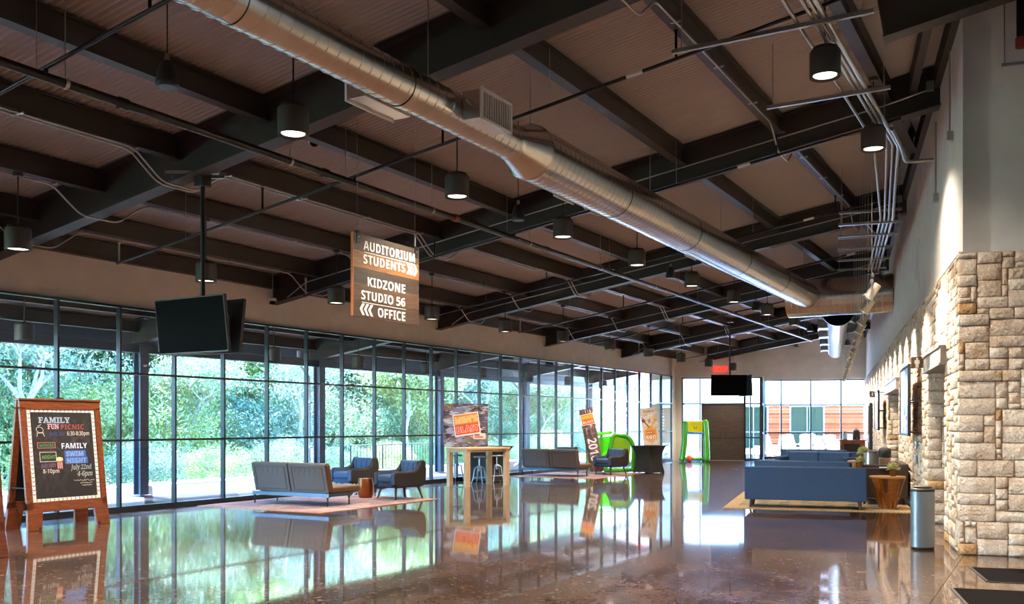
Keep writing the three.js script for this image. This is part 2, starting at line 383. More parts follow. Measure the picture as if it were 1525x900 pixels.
// the stone wall on the right, in its own frame: hall side is -x, depth is -z
const rw = struct('wall_right', CORNER, RW);
const STONE_H = 3.6, DOORS = [[1.55, 3.78], [10.6, 15.0]];
const WALL_LEN = 34.4;
{
  // core behind the stones, then the painted wall above
  const seg = [[0.12, DOORS[0][0]], [DOORS[0][1] + 0.13, DOORS[1][0]], [DOORS[1][1] + 0.13, WALL_LEN]];
  for (const [a, b] of seg) part('wall_core', box(0.5, STONE_H, b - a, 0.1 + 0.25, STONE_H / 2, -(a + b) / 2), M.mortar, rw);
  for (const [a, b] of DOORS) part('wall_core', box(0.5, STONE_H - 2.6, b - a, 0.1 + 0.25, (STONE_H + 2.6) / 2, -(a + b) / 2), M.mortar, rw);
  part('wall_core', box(6.5, STONE_H, 0.4, 3.36, STONE_H / 2, -0.3), M.mortar, rw);
  const top = (lx, lz) => { const v = new THREE.Vector3(lx, 0, lz).applyAxisAngle(new THREE.Vector3(0, 1, 0), RW).add(CORNER); return deckBottom(v.x); };
  part('painted_wall', wallPrism([0.05, -0.05], [0.05, -WALL_LEN], -0.3, STONE_H, top(0.05, 0), STONE_H, top(0.05, -WALL_LEN)), M.plasterGrey, rw);
  part('painted_wall', wallPrism([0.051, -0.05], [6.6, -0.05], 0.3, STONE_H, top(0.05, 0), STONE_H, top(6.6, 0)), M.plasterGrey, rw);
  part('cap_trim', box(0.06, 0.02, WALL_LEN, 0.03, STONE_H + 0.01, -WALL_LEN / 2), M.plasterGrey, rw);
  for (const bx of [-0.36, -0.04]) part('wall_beam', wallPrism([bx, 0.5], [bx, -WALL_LEN + 1], -0.1, top(bx, 0.5) - 0.3, top(bx, 0.5) - 0.02, top(bx, -WALL_LEN) - 0.3, top(bx, -WALL_LEN) - 0.02), M.steel, rw);
  // recesses behind the two openings
  DOORS.forEach(([a, b], k) => {
    part('recess_wall', box(0.2, 2.7, b - a + 1.2, 2.9, 1.35, -(a + b) / 2), M.plasterGrey, rw);
    part('recess_wall', box(2.4, 2.7, 0.3, 1.6, 1.35, -a + 0.18), M.plasterGrey, rw);
    part('recess_core', box(2.5, 2.7, 0.3, 1.7, 1.35, -b - 0.3), M.mortar, rw);
    part('recess_ceiling', box(2.9, 0.1, b - a + 0.6, 1.56, 2.65, -(a + b) / 2), M.plasterGrey, rw);
  });
}
// ashlar: a random packing of blocks on a grid of cells
function ashlar(w, h, cell, s) {
  reseed(s);
  const nx = Math.max(1, Math.round(w / cell)), ny = Math.round(h / cell), cw = w / nx, ch = h / ny, grid = new Uint8Array(nx * ny), out = [];
  for (let y = 0; y < ny; y++) for (let x = 0; x < nx; x++) {
    if (grid[y * nx + x]) continue;
    let bh = pick([1, 2, 2, 2, 3, 3]), bw = Math.round(bh * rr(1.0, 2.6)) + (rnd() < 0.35 ? 2 : 0);
    bw = Math.max(1, Math.min(bw, nx - x)); bh = Math.min(bh, ny - y);
    let k = 0; while (k < bw && !grid[y * nx + x + k]) k++; bw = k;
    if (nx - x - bw === 1 && !grid[y * nx + x + bw]) bw++;
    for (let j = 0; j < bh; j++) for (let i = 0; i < bw; i++) if (grid[(y + j) * nx + x + i]) { bh = Math.max(1, j); }
    for (let j = 0; j < bh; j++) for (let i = 0; i < bw; i++) grid[(y + j) * nx + x + i] = 1;
    out.push([x * cw, y * ch, bw * cw, bh * ch]);
  }
  return out;
}
// one split-faced block: front face on +z, from x,y with size w,h and depth d
function block(x, y, w, h, d, rough = 1) {
  const gap = 0.004, nx = w > 0.3 ? 4 : 3, ny = h > 0.2 ? 3 : 2, W = w - gap, H = h - gap, pos = [], uv = [], idx = [], e = 0.014, ou = rr(0, 9), ov = rr(0, 9), lift = rr(-0.016, 0.014) * rough;
  const ring = [];
  for (let j = 0; j <= ny; j++) for (let i = 0; i <= nx; i++) {
    const edge = i === 0 || j === 0 || i === nx || j === ny;
    const fx = i === 0 ? e : i === nx ? W - e : W * i / nx + rr(-0.02, 0.02) * W, fy = j === 0 ? e : j === ny ? H - e : H * j / ny + rr(-0.03, 0.03) * H;
    const px = fx + (edge ? rr(-0.005, 0.005) : 0), py = fy + (edge ? rr(-0.005, 0.005) : 0);
    pos.push(x + gap / 2 + px, y + gap / 2 + py, lift + (edge ? rr(-0.012, 0) : rr(0, 0.022)) * rough); uv.push(px + ou, py + ov);
    if (i < nx && j < ny) { const a = j * (nx + 1) + i; idx.push(a, a + 1, a + nx + 2, a, a + nx + 2, a + nx + 1); }
    void ring;
  }
  const loop = [];
  for (let i = 0; i <= nx; i++) loop.push(i);
  for (let j = 1; j <= ny; j++) loop.push(j * (nx + 1) + nx);
  for (let i = nx - 1; i >= 0; i--) loop.push(ny * (nx + 1) + i);
  for (let j = ny - 1; j > 0; j--) loop.push(j * (nx + 1));
  const base = pos.length / 3;
  for (const a of loop) {
    const px = pos[a * 3] - x - gap / 2, py = pos[a * 3 + 1] - y - gap / 2, qx = px < W * 0.02 + e + 0.006 ? 0 : px > W * 0.98 - e - 0.006 ? W : px, qy = py < e + 0.006 ? 0 : py > H - e - 0.006 ? H : py;
    pos.push(x + gap / 2 + qx, y + gap / 2 + qy, lift - 0.024); uv.push(qx + ou, qy + ov);
    pos.push(x + gap / 2 + qx, y + gap / 2 + qy, -d); uv.push(qx + ou + 0.1, qy + ov + 0.1);
  }
  const n = loop.length;
  for (let i = 0; i < n; i++) {
    const j = (i + 1) % n, a = loop[i], b = loop[j], c = base + i * 2, f = base + j * 2;
    idx.push(a, c, b, b, c, f, c, c + 1, f, f, c + 1, f + 1);
  }
  const g = new THREE.BufferGeometry();
  g.setAttribute('position', new THREE.Float32BufferAttribute(pos, 3)); g.setAttribute('uv', new THREE.Float32BufferAttribute(uv, 2)); g.setIndex(idx);
  g.computeVertexNormals(); return g.toNonIndexed();
}
{
  const mats = [M.stone, M.stone, M.stoneD, M.stoneD, M.stoneB, M.stone, M.stoneB, M.stone, M.stoneD, M.stoneB], rest = new Map();
  let count = 0;
  // face(list, place): place turns a block in the plane of the face into the wall's frame
  function face(w, h, y0, s, place, single, d = 0.11, rough = 1) {
    const L = ashlar(w, h, 0.067, s).filter((b) => b[2] > 0.01);
    for (const [x, y, bw, bh] of L) {
      const mat = bw * bh < 0.04 && rnd() < (s === 111 ? 0.07 : 0.22) ? M.stoneC : pick(mats), g = block(x, y + y0, bw, bh, d, place.elements[0] < 0.5 ? 0.35 : 1); g.applyMatrix4(place);
      if (single(x, y) && count < 298) { part('stone', g, mat, rw); count++; } else { if (!rest.has(mat)) rest.set(mat, []); rest.get(mat).push(g); }
    }
  }
  const hallFace = (u) => new THREE.Matrix4().makeRotationY(-Math.PI / 2).setPosition(0, 0, -u);  // x along the wall reversed, front to -x
  const H = STONE_H;
  face(1.6, H, 0, 111, new THREE.Matrix4(), (x) => x < 0.85);                                              // the wall end that faces us, left part
  // hall side: local x of a block runs towards the camera, so each stretch starts at its far end
  face(DOORS[0][0] - 0.115, H, 0, 102, hallFace(DOORS[0][0]).multiply(new THREE.Matrix4()), () => true);
  face(2.7, 2.55, 0, 103, new THREE.Matrix4().setPosition(0, 0, -DOORS[0][1]), (x) => x < 0.3);           // far jamb of the first opening
  face(DOORS[1][0] - DOORS[0][1] - 0.12, H, 0, 104, hallFace(DOORS[1][0]), (x) => x > 4.6);
  face(DOORS[0][1] - DOORS[0][0] + 0.12, H - 2.62, 2.62, 105, hallFace(DOORS[0][1] + 0.12), () => true);
  face(2.4, 2.55, 0, 106, new THREE.Matrix4().setPosition(0, 0, -DOORS[1][1]), (x) => x < 0.3);
  face(DOORS[1][1] - DOORS[1][0] + 0.12, H - 2.62, 2.62, 107, hallFace(DOORS[1][1] + 0.12), () => false);
  face(WALL_LEN - DOORS[1][1] - 0.12, H, 0, 108, hallFace(WALL_LEN), () => false);
  face(5.0, H, 0, 109, new THREE.Matrix4().setPosition(1.6, 0, 0), () => false);
  for (const [mat, list] of rest) part('stonework', merge(list), mat, rw).userData.kind = 'stuff';
}
// steel headers over the openings
DOORS.forEach(([a, b]) => part('header_beam', [box(0.1, 0.24, b - a + 0.3, -0.02, 2.475, -(a + b) / 2 + 0.1), box(0.9, 0.03, b - a + 0.2, 0.45, 2.37, -(a + b) / 2), box(0.14, 0.025, b - a + 0.34, -0.02, 2.6, -(a + b) / 2 + 0.1), box(0.14, 0.025, b - a + 0.34, -0.02, 2.36, -(a + b) / 2 + 0.1)], std(0x8a8076, 0.45, 0.4), rw));

// walls behind the camera
{
  const wb = struct('wall_back');
  part('upper_wall', wallPrism([-14.6, LROOM], [8.4, LROOM], -0.2, 3.66, deckBottom(-14.6), 3.66, deckBottom(8.4)), M.plaster, wb);
  part('wall_panel', box(23, 3.66, 0.2, -3.1, 1.83, LROOM + 0.1), M.plaster, wb);
  const ws = struct('wall_side');
  part('wall_panel', wallPrism([8.2, LROOM], [8.2, -16], -0.2, 0, deckBottom(8.2), 0, deckBottom(8.2)), M.plaster, ws);
}

// ================================================================ outdoors
{
  const g = struct('ground');
  part('lawn', box(150, 0.1, 190, -60, -0.3, -40), M.grass, g);
  part('lawn', box(110, 0.1, 110, 60, -0.3, -95), M.concrete, g);
  const walk = struct('path');
  part('paving', box(6.8, 0.12, 62, WALL_X - 3.55, -0.18, -20), M.concrete, walk);
  part('kerb', box(0.2, 0.16, 62, WALL_X - 7.05, -0.17, -20), M.white, walk);
  const patio = struct('patio');
  part('paving', slab([farA(-6), farA(14), [farA(14)[0] - 10, farA(14)[1] - 30], [farA(-6)[0] - 10, farA(-6)[1] - 30]].map(([x, z]) => [x - 0.1, z - 0.4]), -0.2, -0.06), M.concrete, patio);
}
// porch columns: steel I-sections on base plates, with a rain pipe beside some of them
{
  const post = [box(0.24, 3.5, 0.02, 0, 1.66, 0.11), box(0.24, 3.5, 0.02, 0, 1.66, -0.11), box(0.014, 3.5, 0.2, 0, 1.66, 0)];
  const g0 = merge(post), plate = box(0.34, 0.02, 0.34, 0, -0.105, 0);
  rafterZ.forEach((z, i) => {
    const c = thing('porch_column', 'grey steel porch column outside the window wall', 'column', [-18.6, 0, z], Math.PI / 2, 'porch columns along the window wall');
    part('post', g0, M.steelGrey, c); part('base_plate', plate, M.steelGrey, c);
    if (i % 2 === 1) {
      const d = thing('rain_pipe', 'white rain pipe running down beside a porch column', 'pipe', [-18.75, 0, z + 0.28], 0, 'rain pipes on the porch columns');
      part('pipe', tube([[-0.3, 3.7, 0.1], [-0.3, 3.3, 0.1], [0, 2.9, 0], [0, 0.02, 0], [-0.2, -0.1, 0]], 0.05, 10), M.white, d);
      part('bracket', box(0.2, 0.04, 0.14, 0, 2.2, 0), M.white, d); part('bracket', box(0.2, 0.04, 0.14, 0, 0.9, 0), M.white, d);
    }
  });
  const beam = struct('porch_beam');
  part('beam', merge(iBeam(54, 0.22, 0.2, 0.012, 0.02)).rotateY(Math.PI / 2), M.steelGrey, beam, [-18.6, rafterBottom(-18.6) - 0.215, -19.5]);
  part('fascia', box(0.05, 0.55, 54, -19.4, deckBottom(-19.4) - 0.2, -19.5), M.steelGrey, beam);
}
// trees: a branching trunk and a crown of leaf sprays
const leafMat = (c) => phys({ color: c, roughness: 0.6, transmission: 0.4, thickness: 0, side: THREE.DoubleSide });
const LEAF = [leafMat(0xa0b468), leafMat(0x86a070), leafMat(0xb4c480), leafMat(0x7c9c80)], BARK = [std(0xd6cdc2, 0.9), std(0xa89c8e, 0.9)];
function spray(n, size) {
  const pos = [];
  for (let i = 0; i < n; i++) {
    const c = new THREE.Vector3(rr(-1, 1), rr(-0.8, 0.8), rr(-1, 1)).multiplyScalar(size), a = new THREE.Vector3(rr(-1, 1), rr(-0.6, 0.6), rr(-1, 1)).normalize(), b = new THREE.Vector3(rr(-1, 1), rr(-1, 1), rr(-1, 1)).cross(a).normalize();
    const l = size * rr(0.13, 0.22), w = l * 0.36;
    const p = (x, y) => c.clone().addScaledVector(a, x).addScaledVector(b, y).toArray();
    pos.push(...p(-l, 0), ...p(0, -w), ...p(l, 0), ...p(-l, 0), ...p(l, 0), ...p(0, w));
  }
  const g = new THREE.BufferGeometry(); g.setAttribute('position', new THREE.Float32BufferAttribute(pos, 3)); g.computeVertexNormals(); return g;
}
reseed(777);
const SPRAYS = [spray(56, 0.36), spray(60, 0.32), spray(50, 0.42)];
function makeTree(kind, H, spread, dens, mat, bark) {
  const g = new THREE.Group(), wood = [], tips = [];
  const grow = (p, d, L, r, lvl) => {
    let q = p.clone(), dir = d.clone();
    for (let i = 0; i < 3; i++) {
      const nd = dir.clone().add(new THREE.Vector3(rr(-0.28, 0.28), rr(-0.1, 0.15), rr(-0.28, 0.28))).normalize(), e = q.clone().addScaledVector(nd, L / 3);
      wood.push(rod(q, e, r * (1 - i * 0.2), 6, r * (0.8 - i * 0.2))); q = e; dir = nd;
      if (lvl > 0 && i > 0) tips.push(q.clone());
    }
    if (lvl >= 3) { tips.push(q); return; }
    const n = lvl === 0 ? 5 : 3;
    for (let i = 0; i < n; i++) {
      const a = i / n * 6.283 + rr(-0.6, 0.6), up = lvl === 0 ? rr(0.35, 1.1) : rr(0.0, 0.8);
      grow(q, new THREE.Vector3(Math.cos(a) * spread, up, Math.sin(a) * spread).add(dir.clone().multiplyScalar(0.5)).normalize(), L * rr(0.6, 0.8), r * 0.5, lvl + 1);
    }
  };
  grow(new THREE.Vector3(), new THREE.Vector3(rr(-0.15, 0.15), 1, rr(-0.15, 0.15)).normalize(), H * 0.3, H * 0.022, 0);
  const w = new THREE.Mesh(merge(wood), bark); w.name = 'trunk'; w.castShadow = true; g.add(w);
  const n = Math.round(tips.length * dens), fm = new THREE.InstancedMesh(pick(SPRAYS), mat, n); fm.name = 'foliage'; fm.userData.kind = 'stuff'; fm.castShadow = true;
  const m = new THREE.Matrix4(), q = new THREE.Quaternion(), col = new THREE.Color();
  for (let i = 0; i < n; i++) {
    const t = tips[i % tips.length], s = rr(0.8, 1.7) * H / 8;
    m.compose(new THREE.Vector3(t.x + rr(-1, 1) * 0.09 * H, t.y + rr(-0.8, 0.8) * 0.07 * H, t.z + rr(-1, 1) * 0.09 * H), q.setFromEuler(new THREE.Euler(rr(0, 6), rr(0, 6), rr(0, 6))), new THREE.Vector3(s, s, s));
    fm.setMatrixAt(i, m); fm.setColorAt(i, col.setHSL(0, 0, rr(0.6, 1.0)));
  }
  g.add(fm);
  return g;
}
{
  reseed(4242);
  const protos = [];
  for (let i = 0; i < 6; i++) protos.push(makeTree(i, rr(8, 10), rr(0.8, 1.2), i === 3 ? 0.8 : i === 1 ? 1.6 : rr(4, 6), LEAF[i % 4], BARK[i % 2]));
  const bushes = [];
  for (let i = 0; i < 3; i++) {
    const g = new THREE.Group(), n = 300, fm = new THREE.InstancedMesh(SPRAYS[i], LEAF[[0, 1, 3][i]], n); fm.name = 'foliage'; fm.userData.kind = 'stuff';
    const m = new THREE.Matrix4(), q = new THREE.Quaternion(), stems = [], col = new THREE.Color();
    for (let k = 0; k < n; k++) {
      const a = rr(0, 6.283), r = Math.sqrt(rnd()) * 1.0, y = rr(0.05, 1.5) * Math.sqrt(Math.max(0.05, 1 - r * r * 0.7)), s = rr(0.35, 0.7);
      m.compose(new THREE.Vector3(Math.cos(a) * r * 1.4, y, Math.sin(a) * r * 1.4), q.setFromEuler(new THREE.Euler(rr(0, 6), rr(0, 6), rr(0, 6))), new THREE.Vector3(s, s, s)); fm.setMatrixAt(k, m); fm.setColorAt(k, col.setHSL(0, 0, rr(0.65, 1)));
    }
    for (let k = 0; k < 9; k++) stems.push(rod([0, -0.05, 0], [rr(-0.9, 0.9), rr(0.7, 1.2), rr(-0.9, 0.9)], 0.02, 5, 0.008));
    const w = new THREE.Mesh(merge(stems), BARK[1]); w.name = 'stem'; g.add(w); g.add(fm); bushes.push(g);
  }
  // the front rank stands singly; what lies behind it is a thicket that nobody could count
  const woods = new THREE.Group(); woods.name = 'woods'; scene.add(woods);
  tag(woods, 'dense thicket of leafy trees and tall undergrowth filling the view behind the porch', 'woods', null, 'stuff');
  const kinds = ['yellow-green leafy tree at the front of the woods beyond the porch', 'blue-green tree with pale branches at the front of the woods', 'pale light-green tree at the front of the woods beyond the porch', 'thinly leaved tree with bare pale branches at the front of the woods', 'bright green bushy tree at the front of the woods', 'dull green tree with grey bark at the front of the woods'];
  const place = (src, x, z, s, sy) => { const t = src.clone(); t.position.set(x, -0.25, z); t.rotation.y = rr(0, 6.28); t.scale.set(s, sy ?? s, s); return t; };
  const fill = (t) => { for (const m of [...t.children]) { m.position.copy(t.position); m.rotation.copy(t.rotation); m.scale.copy(t.scale); woods.add(m); } };
  for (let i = 0; i < 9; i++) { const k = [3, 0, 3, 1, 3, 2, 3, 5, 1][i], t = place(protos[k], -26.4 - rr(0, 0.6), -3.5 - i * 6.6, rr(0.72, 0.85)); t.name = numbered('tree'); scene.add(t); tag(t, kinds[k], 'tree', 'front trees: ' + kinds[k].split(' ').slice(0, 2).join(' ')); }
  for (let row = 1; row < 4; row++) for (let i = 0; i < 14; i++) fill(place(protos[Math.floor(rnd() * 6)], -25.5 - row * 5.5 - rr(0, 3.5), 2 - i * 5.0 - rr(0, 3) - row * 3, rr(0.8, 1.25) * (1 + row * 0.12)));
  for (let row = 0; row < 3; row++) for (let i = 0; i < 20; i++) { const s = rr(1.7, 2.6) * (1 + row * 0.25); fill(place(bushes[Math.floor(rnd() * 3)], -28.5 - row * 4.6 - rr(0, 2.5), 4 - i * 3.3 - rr(0, 1.6), s, s * rr(0.9, 1.2))); }
  const bl = ['yellow-green bush at the foot of the woods', 'mid-green bush at the foot of the woods', 'deep green bush at the foot of the woods'];
  for (let i = 0; i < 18; i++) { const k = Math.floor(rnd() * 3), c = rr(0.8, 1.0), t = place(bushes[k], -23.7 - rr(0, 0.6), -1.5 - i * 3.0, c, c * rr(0.8, 1.25)); t.name = numbered('bush'); scene.add(t); tag(t, bl[k], 'bush', 'bushes at the foot of the woods: ' + bl[k].split(' ')[0]); }
}

// ================================================================ hung from the roof
// pendant downlights in three rows, one on each side of every rafter
function makePendant(x, yBottom, label, category, group, lit) {
  const top = purlinBottom(x) - yBottom, p = thing('pendant_light', label, category, [0, 0, 0], 0, group);
  part('canopy', cyl(0.06, 0.065, 0.05, 0, top - 0.025, 0, 16), M.lamp, p);
  part('stem', cyl(0.009, 0.009, top - 0.3, 0, 0.28 + (top - 0.3) / 2, 0, 8), M.black, p);
  part('housing', lathe([[0.135, 0.02], [0.162, 0.0], [0.163, 0.27], [0.15, 0.29], [0.135, 0.29], [0.13, 0.32], [0.03, 0.33], [0.012, 0.36], [0, 0.36]], 32), M.lamp, p);
  part('baffle', cyl(0.134, 0.125, 0.05, 0, 0.045, 0, 28, true), M.white, p);
  const lens = part('lens', cyl(0.122, 0.122, 0.008, 0, 0.028, 0, 28), lit ? M.lens : M.white, p);
  if (lit) { lens.material = M.lens; }
  return p;
}
function lampAt(x, y, z) {
  const s = new THREE.SpotLight(new THREE.Color(1, 0.85, 0.69), PENDANT_CD, 0, 70 * D2R, 0.6, 2);
  s.position.set(x, y + 0.015, z); s.target.position.set(x, 0, z); s.castShadow = true; s.shadow.radius = 5; s.name = 'pendant_lamp';
  scene.add(s, s.target);
}
const ORD = ['nearest', 'second', 'third', 'fourth', 'fifth', 'sixth', 'seventh', 'eighth', 'ninth', 'tenth', 'eleventh', 'twelfth'];
{
  const rows = [[-11.7, 3.82, 'row over the lounge chairs by the windows', 1, 11], [-6.95, 4.59, 'middle row beside the round duct', 1, 8], [-2.18, 5.33, 'short row near the painted wall', 2, 3]];
  for (const [x, y, where, k0, k1] of rows) {
    let first = null, n = 0;
    for (let k = k0; k <= k1; k++) {
      const z = -(RAFTER0 - 1.26 + 3.14 * (k - 1)), label = `${ORD[n] ?? 'farthest'} grey cylinder pendant lamp of the ${where}`;
      n++;
      if (!first) { first = makePendant(x, y, label, 'pendant lamp', 'pendant lamps: ' + where, true); first.position.set(x, y, z); } else dup(first, [x, y, z], 0, label);
      lampAt(x, y, z);
    }
  }
  for (const [x, y, z] of [[-11.7, 3.82, -4.1], [-11.7, 3.82, -1.0], [-6.95, 4.59, -4.1], [-6.95, 4.59, -1.0], [-2.18, 5.33, -7.2], [-2.18, 5.33, -4.1], [2.6, 5.33, -7.2], [2.6, 5.33, -2], [-2.18, 5.33, -1], [0.9, 4.4, -8.9]]) { const p = dup(scene.getObjectByName('pendant_light'), [x, y, z], 0, 'grey cylinder pendant lamp hanging behind the viewpoint', 'pendant lamps behind the viewpoint'); void p; lampAt(x, y, z); }  // the last is an unseen lamp, added to brighten the stone wall end
  let first = null, n = 0;
  for (let k = 1; k <= 9; k++) {
    const z = -(RAFTER0 - 1.55 + 3.1 * k), label = `${ORD[n++]} unlit pendant lamp hanging under the porch roof outside the windows`;
    if (!first) { first = makePendant(-15.9, 3.05, label, 'pendant lamp', 'porch pendant lamps', false); first.position.set(-15.9, 3.05, z); } else dup(first, [-15.9, 3.05, z], 0, label);
  }
}
// small black bell speakers on cords
{
  let first = null, n = 0;
  for (let k = 0; k < 6; k++) {
    const x = -6.7, z = -(5.66 + 6.2 * k), y = 4.47, label = `${ORD[n++]} black bell-shaped speaker hanging on a cord beside the duct`;
    if (!first) {
      first = thing('hanging_speaker', label, 'speaker', [x, y, z], 0, 'bell speakers beside the duct');
      part('bell', lathe([[0, 0.02], [0.085, 0.015], [0.1, 0.03], [0.098, 0.06], [0.085, 0.14], [0.06, 0.22], [0.03, 0.245], [0, 0.25]], 28), M.black, first);
      part('grille', cyl(0.086, 0.086, 0.008, 0, 0.016, 0, 24), std(0x2c2c30, 0.4, 0.6), first);
      part('cord', cyl(0.006, 0.006, deckBottom(x) - y - 0.25, 0, 0.25 + (deckBottom(x) - y - 0.25) / 2, 0, 6), M.black, first);
      part('coupling', cyl(0.02, 0.025, 0.07, 0, 0.27, 0, 12), M.conduit, first);
    } else dup(first, [x, y, z], 0, label);
  }
}
// spiral ducts
function spiral(r, L, pitch, z0) {                           // a helical lock seam round a duct along -z
  const turns = L / pitch, n = Math.round(turns * 30), pos = [], idx = [];
  for (let i = 0; i <= n; i++) {
    const a = i / 30 * 2 * Math.PI, z = z0 - i / 30 * pitch;
    for (const [dr, dz] of [[-0.002, 0.008], [0.004, 0.004], [0.004, -0.004], [-0.002, -0.008]]) pos.push(Math.cos(a) * (r + dr), Math.sin(a) * (r + dr), z + dz);
    if (i) for (let k = 0; k < 3; k++) { const b = (i - 1) * 4 + k; idx.push(b, b + 4, b + 1, b + 1, b + 4, b + 5); }
  }
  const g = new THREE.BufferGeometry(); g.setAttribute('position', new THREE.Float32BufferAttribute(pos, 3)); g.setIndex(idx); g.computeVertexNormals();
  return g;
}
const pipeZ = (r, z0, z1, seg = 48) => new THREE.CylinderGeometry(r, r, z0 - z1, seg, 1, true).rotateX(Math.PI / 2).translate(0, 0, (z0 + z1) / 2);
const DUCT_X = -5.65, DUCT_Y = 4.92;
{
  const d = thing('spiral_duct', 'long round galvanised spiral duct hanging under the rafters', 'duct', [DUCT_X, DUCT_Y, 0]);
  const zr = -9.75, zt = -25.6;
  part('narrow_run', pipeZ(0.205, 6, zr), M.duct, d); part('seam', spiral(0.205, 15.7, 0.15, 5.95), M.duct, d);
  part('reducer', lathe([[0.205, 0], [0.213, 0.02], [0.213, 0.1], [0.33, 0.52], [0.34, 0.53], [0.34, 0.6], [0.328, 0.61]], 48).rotateX(-Math.PI / 2), M.duct, d, [0, 0, zr]);
  part('wide_run', pipeZ(0.328, zr - 0.6, zt), M.duct, d); part('seam', spiral(0.328, -zt + zr - 0.65, 0.14, zr - 0.62), M.duct, d);
  for (const z of [-3.2, -5.4, -7.6]) part('joint_band', pipeZ(0.213, z, z - 0.07), M.duct, d);
  for (const z of [-12.8, -15.9, -19.0, -22.1]) part('joint_band', pipeZ(0.336, z, z - 0.07), M.duct, d);
  for (const z of [-2.3, -8.1, -10.3, -14.3, -18.0, -22.0]) {
    const r = z > -10 ? 0.205 : 0.33;
    part('hanger_rod', cyl(0.006, 0.006, deckBottom(DUCT_X) - DUCT_Y - r, 0, r + (deckBottom(DUCT_X) - DUCT_Y - r) / 2, z, 6), M.conduit, d);
    part('saddle', box(0.05, 0.03, 0.05, 0, r + 0.02, z), M.conduit, d);
  }
  // register boxes: one on each side of the narrow run
  const reg = (side, z, len) => {
    const g = part('register_box', [box(0.22, 0.3, len, side * 0.32, 0.0, z), box(0.2, 0.22, len * 0.8, side * 0.16, 0, z)], M.duct, d);
    const f = part('register_face', [box(0.02, 0.34, 0.03, side * 0.44, 0, z - len / 2 - 0.0), box(0.02, 0.34, 0.03, side * 0.44, 0, z + len / 2), box(0.02, 0.03, len, side * 0.44, 0.155, z), box(0.02, 0.03, len, side * 0.44, -0.155, z)], M.white, g);
    const bars = []; for (let i = 0; i < 12; i++) bars.push(box(0.012, 0.26, 0.006, side * 0.44, 0, z - len / 2 + 0.04 + i * (len - 0.08) / 11));
    part('louvre', bars, M.white, g); void f;
    part('damper_lever', [rod([side * 0.3, 0.02, z + len / 2 + 0.005], [side * 0.3, 0.02, z + len / 2 + 0.04], 0.012), rod([side * 0.27, 0.05, z + len / 2 + 0.035], [side * 0.34, -0.02, z + len / 2 + 0.035], 0.008)], M.conduit, g);
  };
  reg(1, -8.75, 0.62); reg(-1, -7.7, 0.75); reg(-1, -12.1, 0.6); reg(-1, -17.5, 0.6);
  // the cross trunk at its far end, with a capped end on the left
  const t = thing('trunk_duct', 'wide round galvanised trunk duct running into the painted wall', 'duct', [DUCT_X, DUCT_Y - 0.02, zt - 0.1], Math.PI / 2 - 0.0);
  const zw = -(rightWallX(zt) - DUCT_X + 0.1);
  part('run', pipeZ(0.49, 0.55, zw), M.duct, t); part('seam', spiral(0.49, 0.5 - zw, 0.15, 0.53), M.duct, t);
  part('end_cap', new THREE.CircleGeometry(0.49, 48), M.duct, t, [0, 0, 0.552]);
  part('collar', pipeZ(0.5, zw + 0.12, zw + 0.05), M.duct, t);
  t.rotation.y = -Math.PI / 2;
  const b = thing('branch_duct', 'round galvanised branch duct running on from the trunk duct to the far glazing', 'duct', at(1248, 25.7, 4.62), RW);
  part('run', pipeZ(0.29, 0.0, -14.5), M.duct, b); part('seam', spiral(0.29, 14.4, 0.16, -0.05), M.duct, b);
  part('end_cap', new THREE.CircleGeometry(0.29, 32), M.duct, b, [0, 0, -14.5]);
  part('takeoff', lathe([[0.42, -0.5], [0.42, -0.3], [0.32, 0.0], [0.29, 0.1]], 40).rotateX(-Math.PI / 2), M.duct, b, [0, 0, -0.2]);
  for (const z of [-3.5, -6.5, -9.5, -12.5]) part('register_box', [box(0.3, 0.26, 0.7, -0.4, 0, z), box(0.03, 0.32, 0.76, -0.55, 0, z)], M.duct, b);
}
